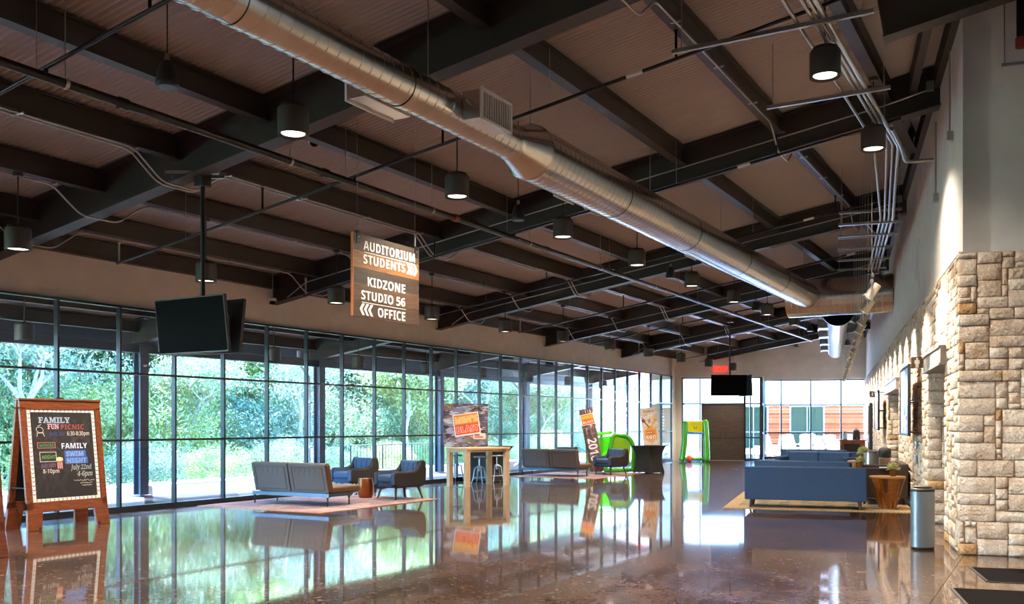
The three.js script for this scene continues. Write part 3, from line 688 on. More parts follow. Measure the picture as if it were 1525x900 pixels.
// sprinkler pipes: a main along the hall and branch lines following the roof slope
{
  const mx = -8.3, my = 4.845, m = thing('sprinkler_main', 'dark steel sprinkler main running the length of the ceiling', 'pipe', [mx, my, 0]);
  part('pipe', pipeZ(0.046, 7.5, -38, 16), M.pipeBlack, m);
  const zs = []; for (let z = 1; z > -38; z -= 3.1) zs.push(z);
  zs.forEach((z, i) => { part('coupling', pipeZ(0.06, z - 1.2, z - 1.3, 16), i === 4 || i === 7 ? std(0x9a3520, 0.5) : M.pipeBlack, m); part('hanger', [cyl(0.006, 0.006, deckBottom(mx) - my, 0, (deckBottom(mx) - my) / 2, z - 0.6, 6), pipeZ(0.054, z - 0.58, z - 0.62, 16)], M.conduit, m); });
  const head = merge([cyl(0.016, 0.016, 0.3, 0, 0.15, 0, 8), cyl(0.025, 0.016, 0.05, 0, 0.3, 0, 8), cyl(0.03, 0.03, 0.006, 0, 0.35, 0, 10)]);
  const names = ['nearest', 'second', 'third', 'fourth', 'fifth', 'sixth', 'seventh', 'eighth', 'ninth', 'tenth'];
  [-5.6, -10.15, -14.55, -19.0, -23.4, -28.0, -32.2, -36.6].forEach((z, i) => {
    const x1 = Math.min(rightWallX(z) - 0.5, 2.5), x0 = -13.2, L = (x1 - x0) * Math.hypot(1, SLOPE), xm = (x0 + x1) / 2, yb = (x) => my + 0.09 + SLOPE * (x - mx);
    const b = thing('sprinkler_branch', `${names[i]} thin black sprinkler branch pipe crossing the ceiling under the rafters`, 'pipe', [0, 0, z], 0, 'sprinkler branch pipes');
    part('pipe', rod([x0, yb(x0), 0], [x1, yb(x1), 0], 0.021, 10), M.pipeBlack, b); void L; void xm;
    for (let x = x0 + 0.05; x < x1; x += 3.15) part('sprinkler_head', head, x < -12 ? M.conduit : M.pipeBlack, b, [x, yb(x), 0]);
    for (let x = x0 + 1.6; x < x1; x += 3.15) part('hanger', cyl(0.005, 0.005, deckBottom(x) - yb(x), x, (deckBottom(x) + yb(x)) / 2, 0, 6), M.conduit, b);
    part('label_band', rod([-4.3, yb(-4.3), 0], [-4.1, yb(-4.1), 0], 0.0225, 10), M.white, b);
    part('riser', rod([mx, my, 0], [mx, yb(mx), 0], 0.02, 10), M.pipeBlack, b);
  });
}
// conduits strapped to the purlins, dipping under every rafter
{
  const line = (name, label, x, dy, r, n, gap, z0, z1) => {
    const c = thing(name, label, 'conduit', [0, 0, 0]);
    for (let k = 0; k < n; k++) {
      const xx = x + k * gap, hi = purlinBottom(xx) - dy, lo = rafterBottom(xx) - 0.04 - r, pts = [[xx, hi, z0]];
      for (const zr of rafterZ) if (zr < z0 - 1 && zr > z1 + 1) pts.push([xx, hi, zr + 0.75], [xx, lo, zr + 0.3], [xx, lo, zr - 0.3], [xx, hi, zr - 0.75]);
      pts.push([xx, hi, z1]);
      part('conduit', tube(pts, r, 7), M.conduit, c);
    }
    for (let z = z0 - 1.4; z > z1; z -= 1.55) part('strap', box(n * gap + 0.05, 0.02, 0.03, x + (n - 1) * gap / 2, purlinBottom(x) - 0.008, z), M.conduit, c);
  };
  line('conduit_run', 'pair of thin conduits on the purlin beside the sprinkler main, dipping under the rafters', -10.19, 0.02, 0.013, 2, 0.08, -2, -36);
  line('conduit_run', 'single thin conduit on the purlin above the window-side lamps', -11.76, 0.02, 0.013, 1, 0.08, -2, -36);
  line('conduit_run', 'thin conduit on the purlin nearest the windows', -13.25, 0.02, 0.011, 1, 0.08, -5, -36);
  line('conduit_run', 'thin conduit along the purlin over the middle lamps', -6.98, 0.02, 0.011, 1, 0.08, -9, -36);
  line('conduit_run', 'thin conduit along the purlin right of the duct', -3.7, 0.02, 0.013, 1, 0.08, -1, -24);
  // cross conduits along the rafters
  rafterZ.forEach((z, i) => {
    if (z > -12 || z < -37) return;
    const x1 = rightWallX(z) - 0.05, c = thing('rafter_conduit', `thin light conduit running along the ${ORD[i - 2]} rafter in view`, 'conduit', [0, 0, z + 0.14]);
    part('conduit', tube([[-13.9, rafterBottom(-13.9) + 0.02, 0], [-13.4, rafterBottom(-13.4) + 0.22, 0], [x1 - 0.6, rafterBottom(x1 - 0.6) + 0.22, 0], [x1, rafterBottom(x1) + 0.26, 0]], 0.012, 7), M.conduit, c);
    part('junction_box', box(0.1, 0.14, 0.06, x1 - 0.02, rafterBottom(x1) + 0.3, 0), M.conduit, c);
  });
}
// trapeze hangers carrying a bundle of conduits on the right
{
  const y = 5.66, inHall = (lx, ly, lz) => new THREE.Vector3(lx, ly, lz).applyAxisAngle(new THREE.Vector3(0, 1, 0), RW).add(CORNER);
  const c = thing('conduit_bundle', 'bundle of bright conduits on hangers turning to follow the painted wall', 'conduit');
  const xs = [-2.32, -2.16, -2.1, -2.04];
  xs.forEach((x, k) => {
    const zb = -14.7 - k * 0.14, w = inHall(-0.58 + k * 0.07, y + 0.045, -6.2 - k * 0.0), e = inHall(-0.58 + k * 0.07, y + 0.045, -12.1);
    e.y = 5.27; const w2 = w.clone(); w2.y = 5.35;
    part('conduit', tube([[x, y + 0.045, 5], [x, y + 0.045, zb], w2, e], k === 3 ? 0.028 : 0.02, 8), M.conduit, c);
  });
  part('conduit', tube([[-2.0, y + 0.05, -14.2], [-2.0, y + 0.03, -15.1], inHall(-0.35, y - 0.05, -3.4), inHall(0.06, y - 0.05, -3.4)], 0.03, 8), M.conduit, c);
  const strut = (len) => merge([box(len, 0.006, 0.042, 0, -0.02, 0), box(len, 0.042, 0.006, 0, 0, 0.02), box(len, 0.042, 0.006, 0, 0, -0.02)]);
  const names = ['nearest', 'second', 'third', 'fourth', 'fifth', 'sixth', 'seventh', 'eighth', 'ninth', 'tenth'];
  [[-7.9, -2.6, 2.2], [-9.95, -2.62, 2.1], [-12.3, -2.5, 1.5]].forEach(([z, x, len], i) => {
    const t = thing('trapeze_hanger', `${names[i]} slotted steel channel hung on two rods under the conduits`, 'hanger', [x, y, z], 0, 'channel hangers');
    part('channel', strut(len), M.conduit, t);
    for (const s of [-0.45, 0.45]) part('rod', cyl(0.006, 0.006, deckBottom(x + s * len) - y, s * len, (deckBottom(x + s * len) - y) / 2, 0, 6), M.conduit, t);
  });
  [6.5, 7.6, 8.9, 10.3, 11.6].forEach((u, i) => {
    const p = inHall(-0.75, 5.33 - (u - 6.2) * 0.013, -u), t = thing('trapeze_hanger', `${names[i + 3]} slotted steel channel hung on two rods under the conduits`, 'hanger', p, RW, 'channel hangers');
    part('channel', strut(1.1), M.conduit, t);
    part('channel', at3(strut(1.1), 0, 0.22, 0), M.conduit, t);
    for (const s of [-0.45, 0.45]) { const wx = p.x + s * 1.1 * Math.cos(RW); part('rod', cyl(0.006, 0.006, deckBottom(wx) - p.y, s * 1.1, (deckBottom(wx) - p.y) / 2, 0, 6), M.conduit, t); }
  });
}
// track with cylinder spotlights washing the stone
{
  const y = 3.72, lx = -0.87, u0 = 2.3, u1 = 31.5, inHall = (a, b, c) => new THREE.Vector3(a, b, c).applyAxisAngle(new THREE.Vector3(0, 1, 0), RW).add(CORNER);
  const t = thing('light_track', 'long suspended light track running beside the stone wall', 'light track', inHall(lx, y, -u0), RW);
  part('rail', box(0.035, 0.03, u1 - u0, 0, 0, -(u1 - u0) / 2), std(0x5d5a57, 0.4, 0.5), t);
  part('feed_conduit', rod([0, 0.03, 0.0], [0, 0.03, -(u1 - u0)], 0.012, 8), M.conduit, t);
  for (let u = u0 + 0.3; u < u1; u += 1.45) { const p = inHall(lx, y, -u); part('cable', cyl(0.004, 0.004, deckBottom(p.x) - y, 0, (deckBottom(p.x) - y) / 2, -(u - u0), 6), M.conduit, t); }
  const heads = [2.6, 4.5, 6.5, 8.3, 10.1, 11.9, 13.7, 15.5, 17.4, 19.4, 21.4, 23.4, 25.4, 27.4, 29.4, 31.2], names = [...ORD, 'thirteenth', 'fourteenth', 'fifteenth', 'farthest'];
  let first = null;
  const aim = [1.1, 0.5];                                    // the first two turn towards the end of the wall
  heads.forEach((u, i) => {
    const p = inHall(lx, y - 0.02, -u), label = `${names[i]} pale cylinder spotlight on the suspended track, aimed at the stone wall`;
    if (!first) {
      first = thing('track_spotlight', label, 'spotlight', p, RW, 'spotlights on the suspended track');
      part('adapter', box(0.04, 0.05, 0.14, 0, -0.02, 0, 0.005), M.white, first);
      part('yoke', [box(0.012, 0.16, 0.02, 0, -0.11, 0.07), box(0.012, 0.16, 0.02, 0, -0.11, -0.07), box(0.014, 0.014, 0.16, 0, -0.05, 0)], M.white, first);
      const can = part('can', lathe([[0, -0.11], [0.05, -0.11], [0.06, -0.095], [0.064, 0.0], [0.07, 0.1], [0.08, 0.11], [0.08, 0.13], [0.072, 0.132], [0.066, 0.1]], 24), std(0xa8a198, 0.4, 0.4), first, [0.02, -0.16, 0], [Math.PI, 0, 0.62]);
      part('lens', cyl(0.068, 0.068, 0.006, 0, 0.115, 0, 20), M.lens, can);
    } else dup(first, p, RW, label);
    const s = new THREE.SpotLight(new THREE.Color(1, 0.86, 0.68), i ? TRACK_CD : TRACK_CD * 1.8, 0, 48 * D2R, 0.55, 2), o = inHall(lx + 0.16, y - 0.37, -u), e = inHall(lx + 0.16 + 1.0, y - 0.37 - 1.15, -u + (aim[i] ?? 0));
    s.position.copy(o); s.target.position.copy(e); s.castShadow = true; s.shadow.radius = 3; s.name = 'track_lamp'; scene.add(s, s.target);
  });
}
// televisions on ceiling poles
function television(name, label, w, h, pos, turn, tilt) {
  const t = thing(name, label, 'television', pos, turn); t.rotation.order = 'YXZ'; t.rotation.x = tilt;
  part('case', box(w, h, 0.05, 0, 0, 0, 0.008), M.black, t);
  part('screen', box(w - 0.03, h - 0.04, 0.006, 0, 0.004, 0.026), M.blackGloss, t);
  part('back_cover', [box(w * 0.7, h * 0.55, 0.05, 0, -0.06, -0.045, 0.01), box(0.05, h * 0.75, 0.03, w * 0.16, 0, -0.085), box(0.05, h * 0.75, 0.03, -w * 0.16, 0, -0.085), box(w * 0.4, 0.05, 0.03, 0, 0.1, -0.085)], M.black, t);
  part('port_panel', [box(0.09, 0.03, 0.01, w * 0.12, -h * 0.22, -0.074), box(0.03, 0.05, 0.012, w * 0.24, -h * 0.2, -0.074)], M.conduit, t);
  return t;
}
{
  const c = at(302, 12.6), yc = 2.84, pole = thing('television_mount', 'black ceiling pole holding two televisions back to back by the windows', 'mount', [c.x, 0, c.z]);
  const topY = rafterBottom(c.x) - 0.02;
  part('pole', cyl(0.03, 0.03, topY - yc + 0.1, 0, (topY + yc - 0.1) / 2, 0, 16), M.black, pole);
  part('ceiling_clamp', [box(0.16, 0.14, 0.16, 0, topY - 0.02, 0, 0.01), box(0.3, 0.03, 0.06, 0, topY + 0.04, 0)], M.black, pole);
  part('crossbar', box(0.5, 0.06, 0.06, 0, yc, 0), M.black, pole, [0, 0, 0], [0, 0, 0]);
  const sup = thing('strut_pair', 'pair of slotted steel channels under the rafter that holds the television pole', 'bracket', [c.x, topY + 0.07, c.z], YAW);
  part('channel', box(0.7, 0.04, 0.04, -0.1, 0, 0.12), M.conduit, sup); part('channel', box(0.7, 0.04, 0.04, -0.1, 0, -0.12), M.conduit, sup);
  // first: screen towards the left of the view; its right edge is nearer
  const a1 = YAW - 31 * D2R, n1 = [Math.sin(a1), Math.cos(a1)], ctr = at(286, 12.3);
  television('television', 'large black television hanging from the pole, its screen tilted down to the left', 1.31, 0.73, [ctr.x + n1[0] * 0.0, yc, ctr.z + n1[1] * 0.0], a1, 6.5 * D2R);
  const c2 = at(311, 12.96), a2 = a1 + Math.PI;
  television('television', 'second black television on the same pole, seen from behind', 1.31, 0.73, [c2.x, yc + 0.03, c2.z], a2, 6.5 * D2R);
  part('arm', rod([0, yc, 0], [ctr.x - c.x - n1[0] * 0.02, yc, ctr.z - c.z - n1[1] * 0.02], 0.025, 8), M.black, pole);
  part('arm', rod([0, yc, 0], [c2.x - c.x + n1[0] * 0.02, yc, c2.z - c.z + n1[1] * 0.02], 0.025, 8), M.black, pole);
  // the far pair
  const f = at(1087, 32.6), fy = 2.9, p2 = thing('television_mount', 'black ceiling pole holding the televisions near the far doors', 'mount', [f.x, 0, f.z]);
  part('pole', cyl(0.03, 0.03, rafterBottom(f.x) + 0.25 - fy, 0, (rafterBottom(f.x) + 0.25 + fy) / 2, 0, 12), M.black, p2);
  const g0 = at(1086, 32.44);
  part('ceiling_clamp', box(0.2, 0.08, 0.2, 0, rafterBottom(f.x) + 0.27, 0), M.black, p2);
  part('arm', rod([0, fy, 0], [g0.x - f.x, fy, g0.z - f.z], 0.03), M.black, p2);
  const g = at(1085.5, 32.4);
  television('television', 'black television facing the hall in front of the far doors', 1.24, 0.72, [g.x, fy, g.z], YAW + 2 * D2R, 3 * D2R);
  const g2 = at(1110, 32.9);
  television('television', 'black television seen edge-on behind the one by the far doors', 1.24, 0.72, [g2.x, fy, g2.z], YAW - 84 * D2R, 3 * D2R);
  part('arm', rod([0, fy, 0], [g2.x - f.x - 0.05 * Math.sin(YAW - 84 * D2R), fy, g2.z - f.z], 0.025), M.black, p2);
}
// hanging direction sign of boards
const font = await new FontLoader().loadAsync('fonts/droid/droid_sans_bold.typeface.json');
function lettering(text, h, sx = 1, depth = 0.006) {
  const shapes = font.generateShapes(text, h / 0.72), g = new THREE.ExtrudeGeometry(shapes, { depth, bevelEnabled: false, curveSegments: 5 });
  g.computeBoundingBox(); const b = g.boundingBox; g.translate(-b.min.x, 0, 0); g.scale(sx, 1, 1); return g;
}
{
  const X = -7.8, sOf = (px) => (FOCAL * 7.8 / (cosY * (1573 - px)) - 7.8 * sinY) / cosY, sA = sOf(524.5), sB = sOf(622.5), W = sB - sA, top = 4.02, bot = 2.945, H = top - bot;
  const s = thing('direction_sign', 'hanging wooden sign with white words for auditorium, students, kidzone, studio and office', 'sign', [X, bot, -sA], Math.PI / 2);
  // local: x runs away from the camera along the sign, z faces the hall
  const tones = [0x57473a, 0x946232, 0x43372f, 0x654a35, 0x574131];
  const edges = [0, 0.2, 0.41, 0.59, 0.8, 1];
  tones.forEach((c, i) => {
    const y1 = H * (1 - edges[i]), y0 = H * (1 - edges[i + 1]);
    part('board', box(W, y1 - y0 - 0.003, 0.03, W / 2, (y0 + y1) / 2, 0), std(c, 0.6, 0, { map: T.woodGrey }), s);
  });
  const edge = part('edge_strip', box(0.012, H, 0.034, -0.002, H / 2, 0), std(0xc06a1c, 0.5), s); void edge;
  const put = (txt, x0, x1, yb, h) => { const g = lettering(txt, h * H, 1); g.computeBoundingBox(); g.scale((x1 - x0) * W / g.boundingBox.max.x, h * H / g.boundingBox.max.y, 1); part('lettering', g, M.white, s, [x0 * W, yb * H, 0.0155]).userData.label = 'white words ' + txt; };
  put('AUDITORIUM', 0.14, 0.93, 0.815, 0.112); put('STUDENTS', 0.14, 0.77, 0.65, 0.112); put('KIDZONE', 0.2, 0.77, 0.385, 0.112); put('STUDIO 56', 0.11, 0.77, 0.215, 0.11); put('OFFICE', 0.35, 0.77, 0.03, 0.115);
  part('rule', box(0.78 * W, 0.008, 0.006, 0.535 * W, 0.789 * H, 0.018), M.white, s); part('rule', box(0.66 * W, 0.008, 0.006, 0.45 * W, 0.18 * H, 0.018), M.white, s);
  const chev = (x, d) => extrude([[0, 0], [0.05, 0], [0.05 + 0.055, 0.075], [0.05, 0.15], [0, 0.15], [0.055, 0.075]].map(([a, b]) => [x * W + d * a, b]), 0.006);
  for (let k = 0; k < 3; k++) part('chevron', chev(0.79 + k * 0.055, 1), M.white, s, [0, 0.64 * H, 0.0155]);
  for (let k = 0; k < 3; k++) { const g = chev(0.16 + k * 0.06, -1); part('chevron', g, M.white, s, [0, 0.025 * H, 0.0155]); }
  for (const x of [0.07, 0.95]) {
    part('bracket', box(0.07, 0.16, 0.045, x * W, H - 0.05, 0), M.black, s);
    part('bolt', rod([x * W, H - 0.05, 0.02], [x * W, H - 0.05, 0.03], 0.01), M.conduit, s);
    part('cable', cyl(0.004, 0.004, deckBottom(X) - top - 0.02, x * W, H + (deckBottom(X) - top) / 2 + 0.01, 0, 6), M.conduit, s);
    part('turnbuckle', cyl(0.012, 0.012, 0.14, x * W, H + 0.1, 0, 10), M.conduit, s);
  }
}
// small ceiling devices
{
  const dome = (px, py, X, label) => {
    const d = FOCAL * -X / (cosY * (1573 - px)), p = at(px, d, heightAt(py, d));
    const c = thing('dome_camera', label, 'camera', [p.x, p.y, p.z]);
    part('base', cyl(0.075, 0.085, 0.06, 0, 0.03, 0, 24), M.white, c);
    part('dome', new THREE.SphereGeometry(0.06, 20, 10, 0, 6.283, Math.PI / 2, Math.PI / 2), M.blackGloss, c);
    part('stem', cyl(0.012, 0.012, Math.max(0.05, purlinBottom(p.x) + 0.2 - p.y), 0, Math.max(0.05, purlinBottom(p.x) + 0.2 - p.y) / 2, 0, 8), M.conduit, c);
  };
  dome(367, 174, -9.2, 'white dome camera under the nearest rafter beside the sprinkler main');
  dome(468, 212, -8.75, 'white dome camera just right of the nearest lamp of the middle row');
  dome(406, 449, -13.9, 'small white dome camera where the second rafter meets the window wall');
  const e = at(1073, 40.9, heightAt(554, 40.9)), x = thing('exit_sign', 'glowing red exit sign high on the far wall', 'exit sign', [e.x, e.y, e.z], FARTURN);
  part('case', box(0.4, 0.26, 0.08, 0, 0.1, 0, 0.02), M.white, x);
  const g = lettering('EXIT', 0.15, 0.95, 0.012); g.computeBoundingBox(); g.translate(-g.boundingBox.max.x / 2, 0, 0);
  part('lettering', g, std(0xff2a1a, 0.5, 0, { emissive: 0xff1a10, emissiveIntensity: 5 }), x, [0, 0.01, 0.04]);
  part('glow_face', box(0.37, 0.23, 0.004, 0, 0.1, 0.041), std(0xff8a78, 0.5, 0, { emissive: 0xff3322, emissiveIntensity: 1.4 }), x);
  part('bracket', box(0.2, 0.06, 0.3, 0, 0.2, -0.18), M.white, x);
  const el = new THREE.PointLight(0xff3322, 0.08); el.position.set(e.x + 0.1, e.y + 0.05, e.z + 0.35); el.name = 'exit_sign_lamp'; el.castShadow = true; scene.add(el);
}

// ================================================================ furniture and other things
const fab = (c, r = 0.85) => std(c, r, 0, { bumpMap: T.weave, bumpScale: 0.0012, map: T.cloth });
M.blueFab = fab(0x415a7c); M.blueDeep = fab(0x314a6b); M.charFab = fab(0x2c2827); M.greyFab = std(0x574f4d, 0.6, 0, { bumpMap: T.weave, bumpScale: 0.0006 });
M.tan = std(0x5e4026, 0.42, 0, { bumpMap: T.grain, bumpScale: 0.001 });
M.darkLeather = std(0x3a2c27, 0.7, 0, { bumpMap: T.grain, bumpScale: 0.001 });
M.legWood = std(0x3a2018, 0.4);
M.sofaSteel = std(0x475868, 0.4, 0.6);
M.copper = std(0xa8623a, 0.35, 1, { bumpMap: T.galv, bumpScale: 0.003 });
M.spandex = std(0x15161a, 0.75, 0, { bumpMap: T.weave, bumpScale: 0.0004 });
M.brushed = std(0xb9bdc2, 0.35, 0.9);
// a soft box: rounded, with its top swelling
function cushion(w, h, d, r, swell) {
  const g = new RoundedBoxGeometry(w, h, d, 4, r), p = g.attributes.position;
  for (let i = 0; i < p.count; i++) { const x = p.getX(i) / (w / 2), z = p.getZ(i) / (d / 2), y = p.getY(i); if (y > 0) p.setY(i, y + swell * Math.max(0, 1 - x * x) * Math.max(0, 1 - z * z)); }
  g.computeVertexNormals(); return g;
}
function rug(name, label, pos, turn, w, d, colors, s) {
  const t = tex(256, (u, v) => {
    const a = fbm(u, v, 10, 4, s), e = Math.min(u, 1 - u) < 0.07 || Math.min(v, 1 - v) < 0.09, m = Math.abs(Math.sin(u * 25) * Math.sin(v * 31));
    return mixc(e ? colors[1] : mixc(colors[0], colors[2], m > 0.62 ? 0.8 : 0.15), colors[3], a > 0.55 ? 0.6 : 0.1).map((x) => x * (0.85 + 0.3 * tnoise(u * 200, v * 200, 200, s)));
  });
  const g = box(w, 0.012, d, 0, 0.006, 0, 0.004), p = g.attributes.position, uv = g.attributes.uv;
  for (let i = 0; i < p.count; i++) uv.setXY(i, p.getX(i) / w + 0.5, p.getZ(i) / d + 0.5);
  const r = thing(name, label, 'rug', pos, turn);
  part('pile', g, std(0xffffff, 0.95, 0, { map: t, bumpMap: T.weave, bumpScale: 0.002 }), r);
  const fr = []; for (let i = 0; i < 60; i++) for (const z of [-1, 1]) fr.push(box(0.012, 0.004, 0.05, -w / 2 + 0.02 + i * (w - 0.04) / 59, 0.003, z * (d / 2 + 0.02)));
  part('fringe', fr, std(0xc9b9a0, 0.9), r).userData.kind = 'stuff';
  return r;
}
const reds = [[0.50, 0.38, 0.38], [0.58, 0.40, 0.36], [0.42, 0.37, 0.45], [0.66, 0.58, 0.54]], tans = [[0.60, 0.50, 0.36], [0.66, 0.55, 0.38], [0.22, 0.28, 0.32], [0.70, 0.58, 0.40]];
rug('rug', 'faded red patterned rug under the nearer lounge group by the windows', [-12.68, 0, -14.55], 0, 3.1, 3.6, reds, 90);
rug('rug', 'faded red patterned rug under the farther lounge group by the windows', [-12.85, 0, -26.6], 0, 2.9, 3.8, reds, 97);

// sleeper sofas seen from behind
function sleeperSofa(label, pos, turn) {
  const s = thing('sleeper_sofa', label, 'sofa', pos, turn);      // back towards +z
  part('base_frame', [box(1.95, 0.07, 0.06, 0, 0.205, 0.3), box(1.95, 0.07, 0.06, 0, 0.205, -0.3), box(0.04, 0.05, 0.62, 0.95, 0.205, 0), box(0.04, 0.05, 0.62, -0.95, 0.205, 0), box(1.6, 0.03, 0.4, 0, 0.23, 0)], M.sofaSteel, s);
  const leg = lathe([[0, 0], [0.012, 0], [0.016, 0.03], [0.012, 0.06], [0.022, 0.075], [0.014, 0.09], [0.014, 0.13], [0.022, 0.145], [0.02, 0.18], [0, 0.19]], 12);
  for (const x of [-0.93, 0.93]) for (const z of [-0.31, 0.31]) part('leg', leg, M.black, s, [x, 0, z]);
  for (const k of [-1, 1]) {
    part('seat_cushion', cushion(0.94, 0.14, 0.86, 0.05, 0.02), M.tan, s, [k * 0.475, 0.3, -0.22]);
    const b = part('backrest', box(0.94, 0.56, 0.15, 0, 0.28, 0, 0.045), M.tan, s, [k * 0.475, 0.26, 0.2], [0.22, 0, 0]);
    const cover = [box(0.92, 0.54, 0.014, 0, 0.28, 0.078, 0.005), box(0.925, 0.03, 0.1, 0, 0.552, 0.03, 0.012)];
    part('back_cover', cover, M.greyFab, b);
    part('piping', [box(0.012, 0.46, 0.02, -0.38, 0.28, 0.083), box(0.012, 0.46, 0.02, 0.38, 0.28, 0.083), box(0.77, 0.012, 0.02, 0, 0.5, 0.083), box(0.77, 0.012, 0.02, 0, 0.06, 0.083)], std(0x4d4744, 0.7), b);
    const folds = []; for (let i = 0; i < 5; i++) folds.push(rod([-0.3 + i * 0.13, 0.47, 0.083], [-0.35 + i * 0.13 - 0.05 * i * 0.3, 0.3 - 0.03 * i, 0.083], 0.008, 6, 0.002));
    part('fold', folds, M.greyFab, b);
  }
  return s;
}
sleeperSofa('grey-backed tan sleeper sofa of the nearer lounge group, seen from behind', [-12.78, 0.012, -14.02], 0);
sleeperSofa('grey-backed tan sleeper sofa of the farther lounge group, seen from behind', [-13.15, 0.012, -25.5], 0);

// buttoned armchairs with splayed legs, facing +z
function makeArmchair() {
  const c = thing('armchair', 'x', 'armchair');
  const side = (x) => { const g = extrude([[-0.36, 0.26], [0.28, 0.24], [0.33, 0.27], [0.365, 0.36], [0.37, 0.47], [0.355, 0.53], [0.32, 0.565], [0.26, 0.58], [0.0, 0.575], [-0.14, 0.59], [-0.22, 0.64], [-0.27, 0.72], [-0.3, 0.79], [-0.34, 0.805], [-0.39, 0.8], [-0.42, 0.74], [-0.44, 0.6], [-0.43, 0.4], [-0.4, 0.3]], 0.13, 0.04); return g.rotateY(-Math.PI / 2).translate(x + 0.065, 0, 0); };
  part('arm', side(-0.33), M.charFab, c); part('arm', side(0.33), M.charFab, c);
  const face = (x) => extrude([[0.25, 0.26], [0.355, 0.345], [0.365, 0.5], [0.325, 0.55], [0.24, 0.57], [-0.1, 0.57], [-0.1, 0.3]], 0.02, 0.008).rotateY(-Math.PI / 2).translate(x + 0.01, 0, 0);
  part('inner_panel', [face(-0.255), face(0.255)], M.blueFab, c);
  part('arm_front', [box(0.1, 0.23, 0.03, -0.33, 0.425, 0.358, 0.012), box(0.1, 0.23, 0.03, 0.33, 0.425, 0.358, 0.012)], M.blueFab, c);
  part('base', box(0.6, 0.12, 0.72, 0, 0.3, -0.02, 0.03), M.blueDeep, c);
  part('seat_cushion', cushion(0.53, 0.15, 0.62, 0.05, 0.025), M.blueFab, c, [0, 0.42, 0.06]);
  part('back_shell', box(0.74, 0.5, 0.09, 0, 0.55, -0.36, 0.04), M.charFab, c, [0, 0, 0], [-0.04, 0, 0]);
  const b = part('backrest', box(0.6, 0.46, 0.14, 0, 0.58, -0.27, 0.05), M.blueFab, c, [0, 0, 0], [-0.05, 0, 0]);
  const bt = []; for (const y of [0.62, 0.72]) for (const x of [-0.18, 0, 0.18]) bt.push(new THREE.SphereGeometry(0.014, 10, 8).translate(x, y, -0.198));
  part('button', bt, M.blueDeep, b);
  const tufts = []; for (const x of [-0.18, 0, 0.18]) tufts.push(rod([x, 0.5, -0.199], [x, 0.76, -0.199], 0.006, 6));
  part('tuft_seam', tufts, M.blueDeep, b);
  for (const [x, z] of [[-0.27, 0.24], [0.27, 0.24], [-0.27, -0.3], [0.27, -0.3]]) part('leg', rod([x, 0.26, z], [x * 1.25, 0, z > 0 ? z + 0.07 : z - 0.07], 0.028, 10, 0.016), M.legWood, c);
  return c;
}
const chair = makeArmchair();
function placeChair(o, px, d, turn, label, y = 0.012) { const p = at(px, d, y), r = o ?? dup(chair, p, YAW + turn, label); r.position.copy(p); r.rotation.y = YAW + turn; r.userData.label = label; r.userData.group = 'blue buttoned armchairs'; return r; }
placeChair(chair, 594, 19.83, -50 * D2R, 'blue buttoned armchair with charcoal sides, right of the copper drum table');
placeChair(null, 526, 21.3, -42 * D2R, 'blue buttoned armchair behind the nearer sleeper sofa and the copper drum');
placeChair(null, 908.5, 29.3, -50 * D2R, 'blue buttoned armchair in front of the leaning banner with the year');
placeChair(null, 840, 31.5, -15 * D2R, 'blue armchair whose back shows above the farther sleeper sofa');

{
  const p = floorAt(544.5, 741.5, 0.012), d = thing('drum_table', 'hammered copper drum table between the two nearer armchairs', 'side table', p);
  part('drum', lathe([[0, 0], [0.13, 0], [0.14, 0.01], [0.165, 0.1], [0.178, 0.2], [0.165, 0.31], [0.145, 0.4], [0.14, 0.405]], 36), M.copper, d);
  part('top', lathe([[0, 0.41], [0.142, 0.41], [0.148, 0.405], [0.142, 0.398]], 36), M.copper, d);
}

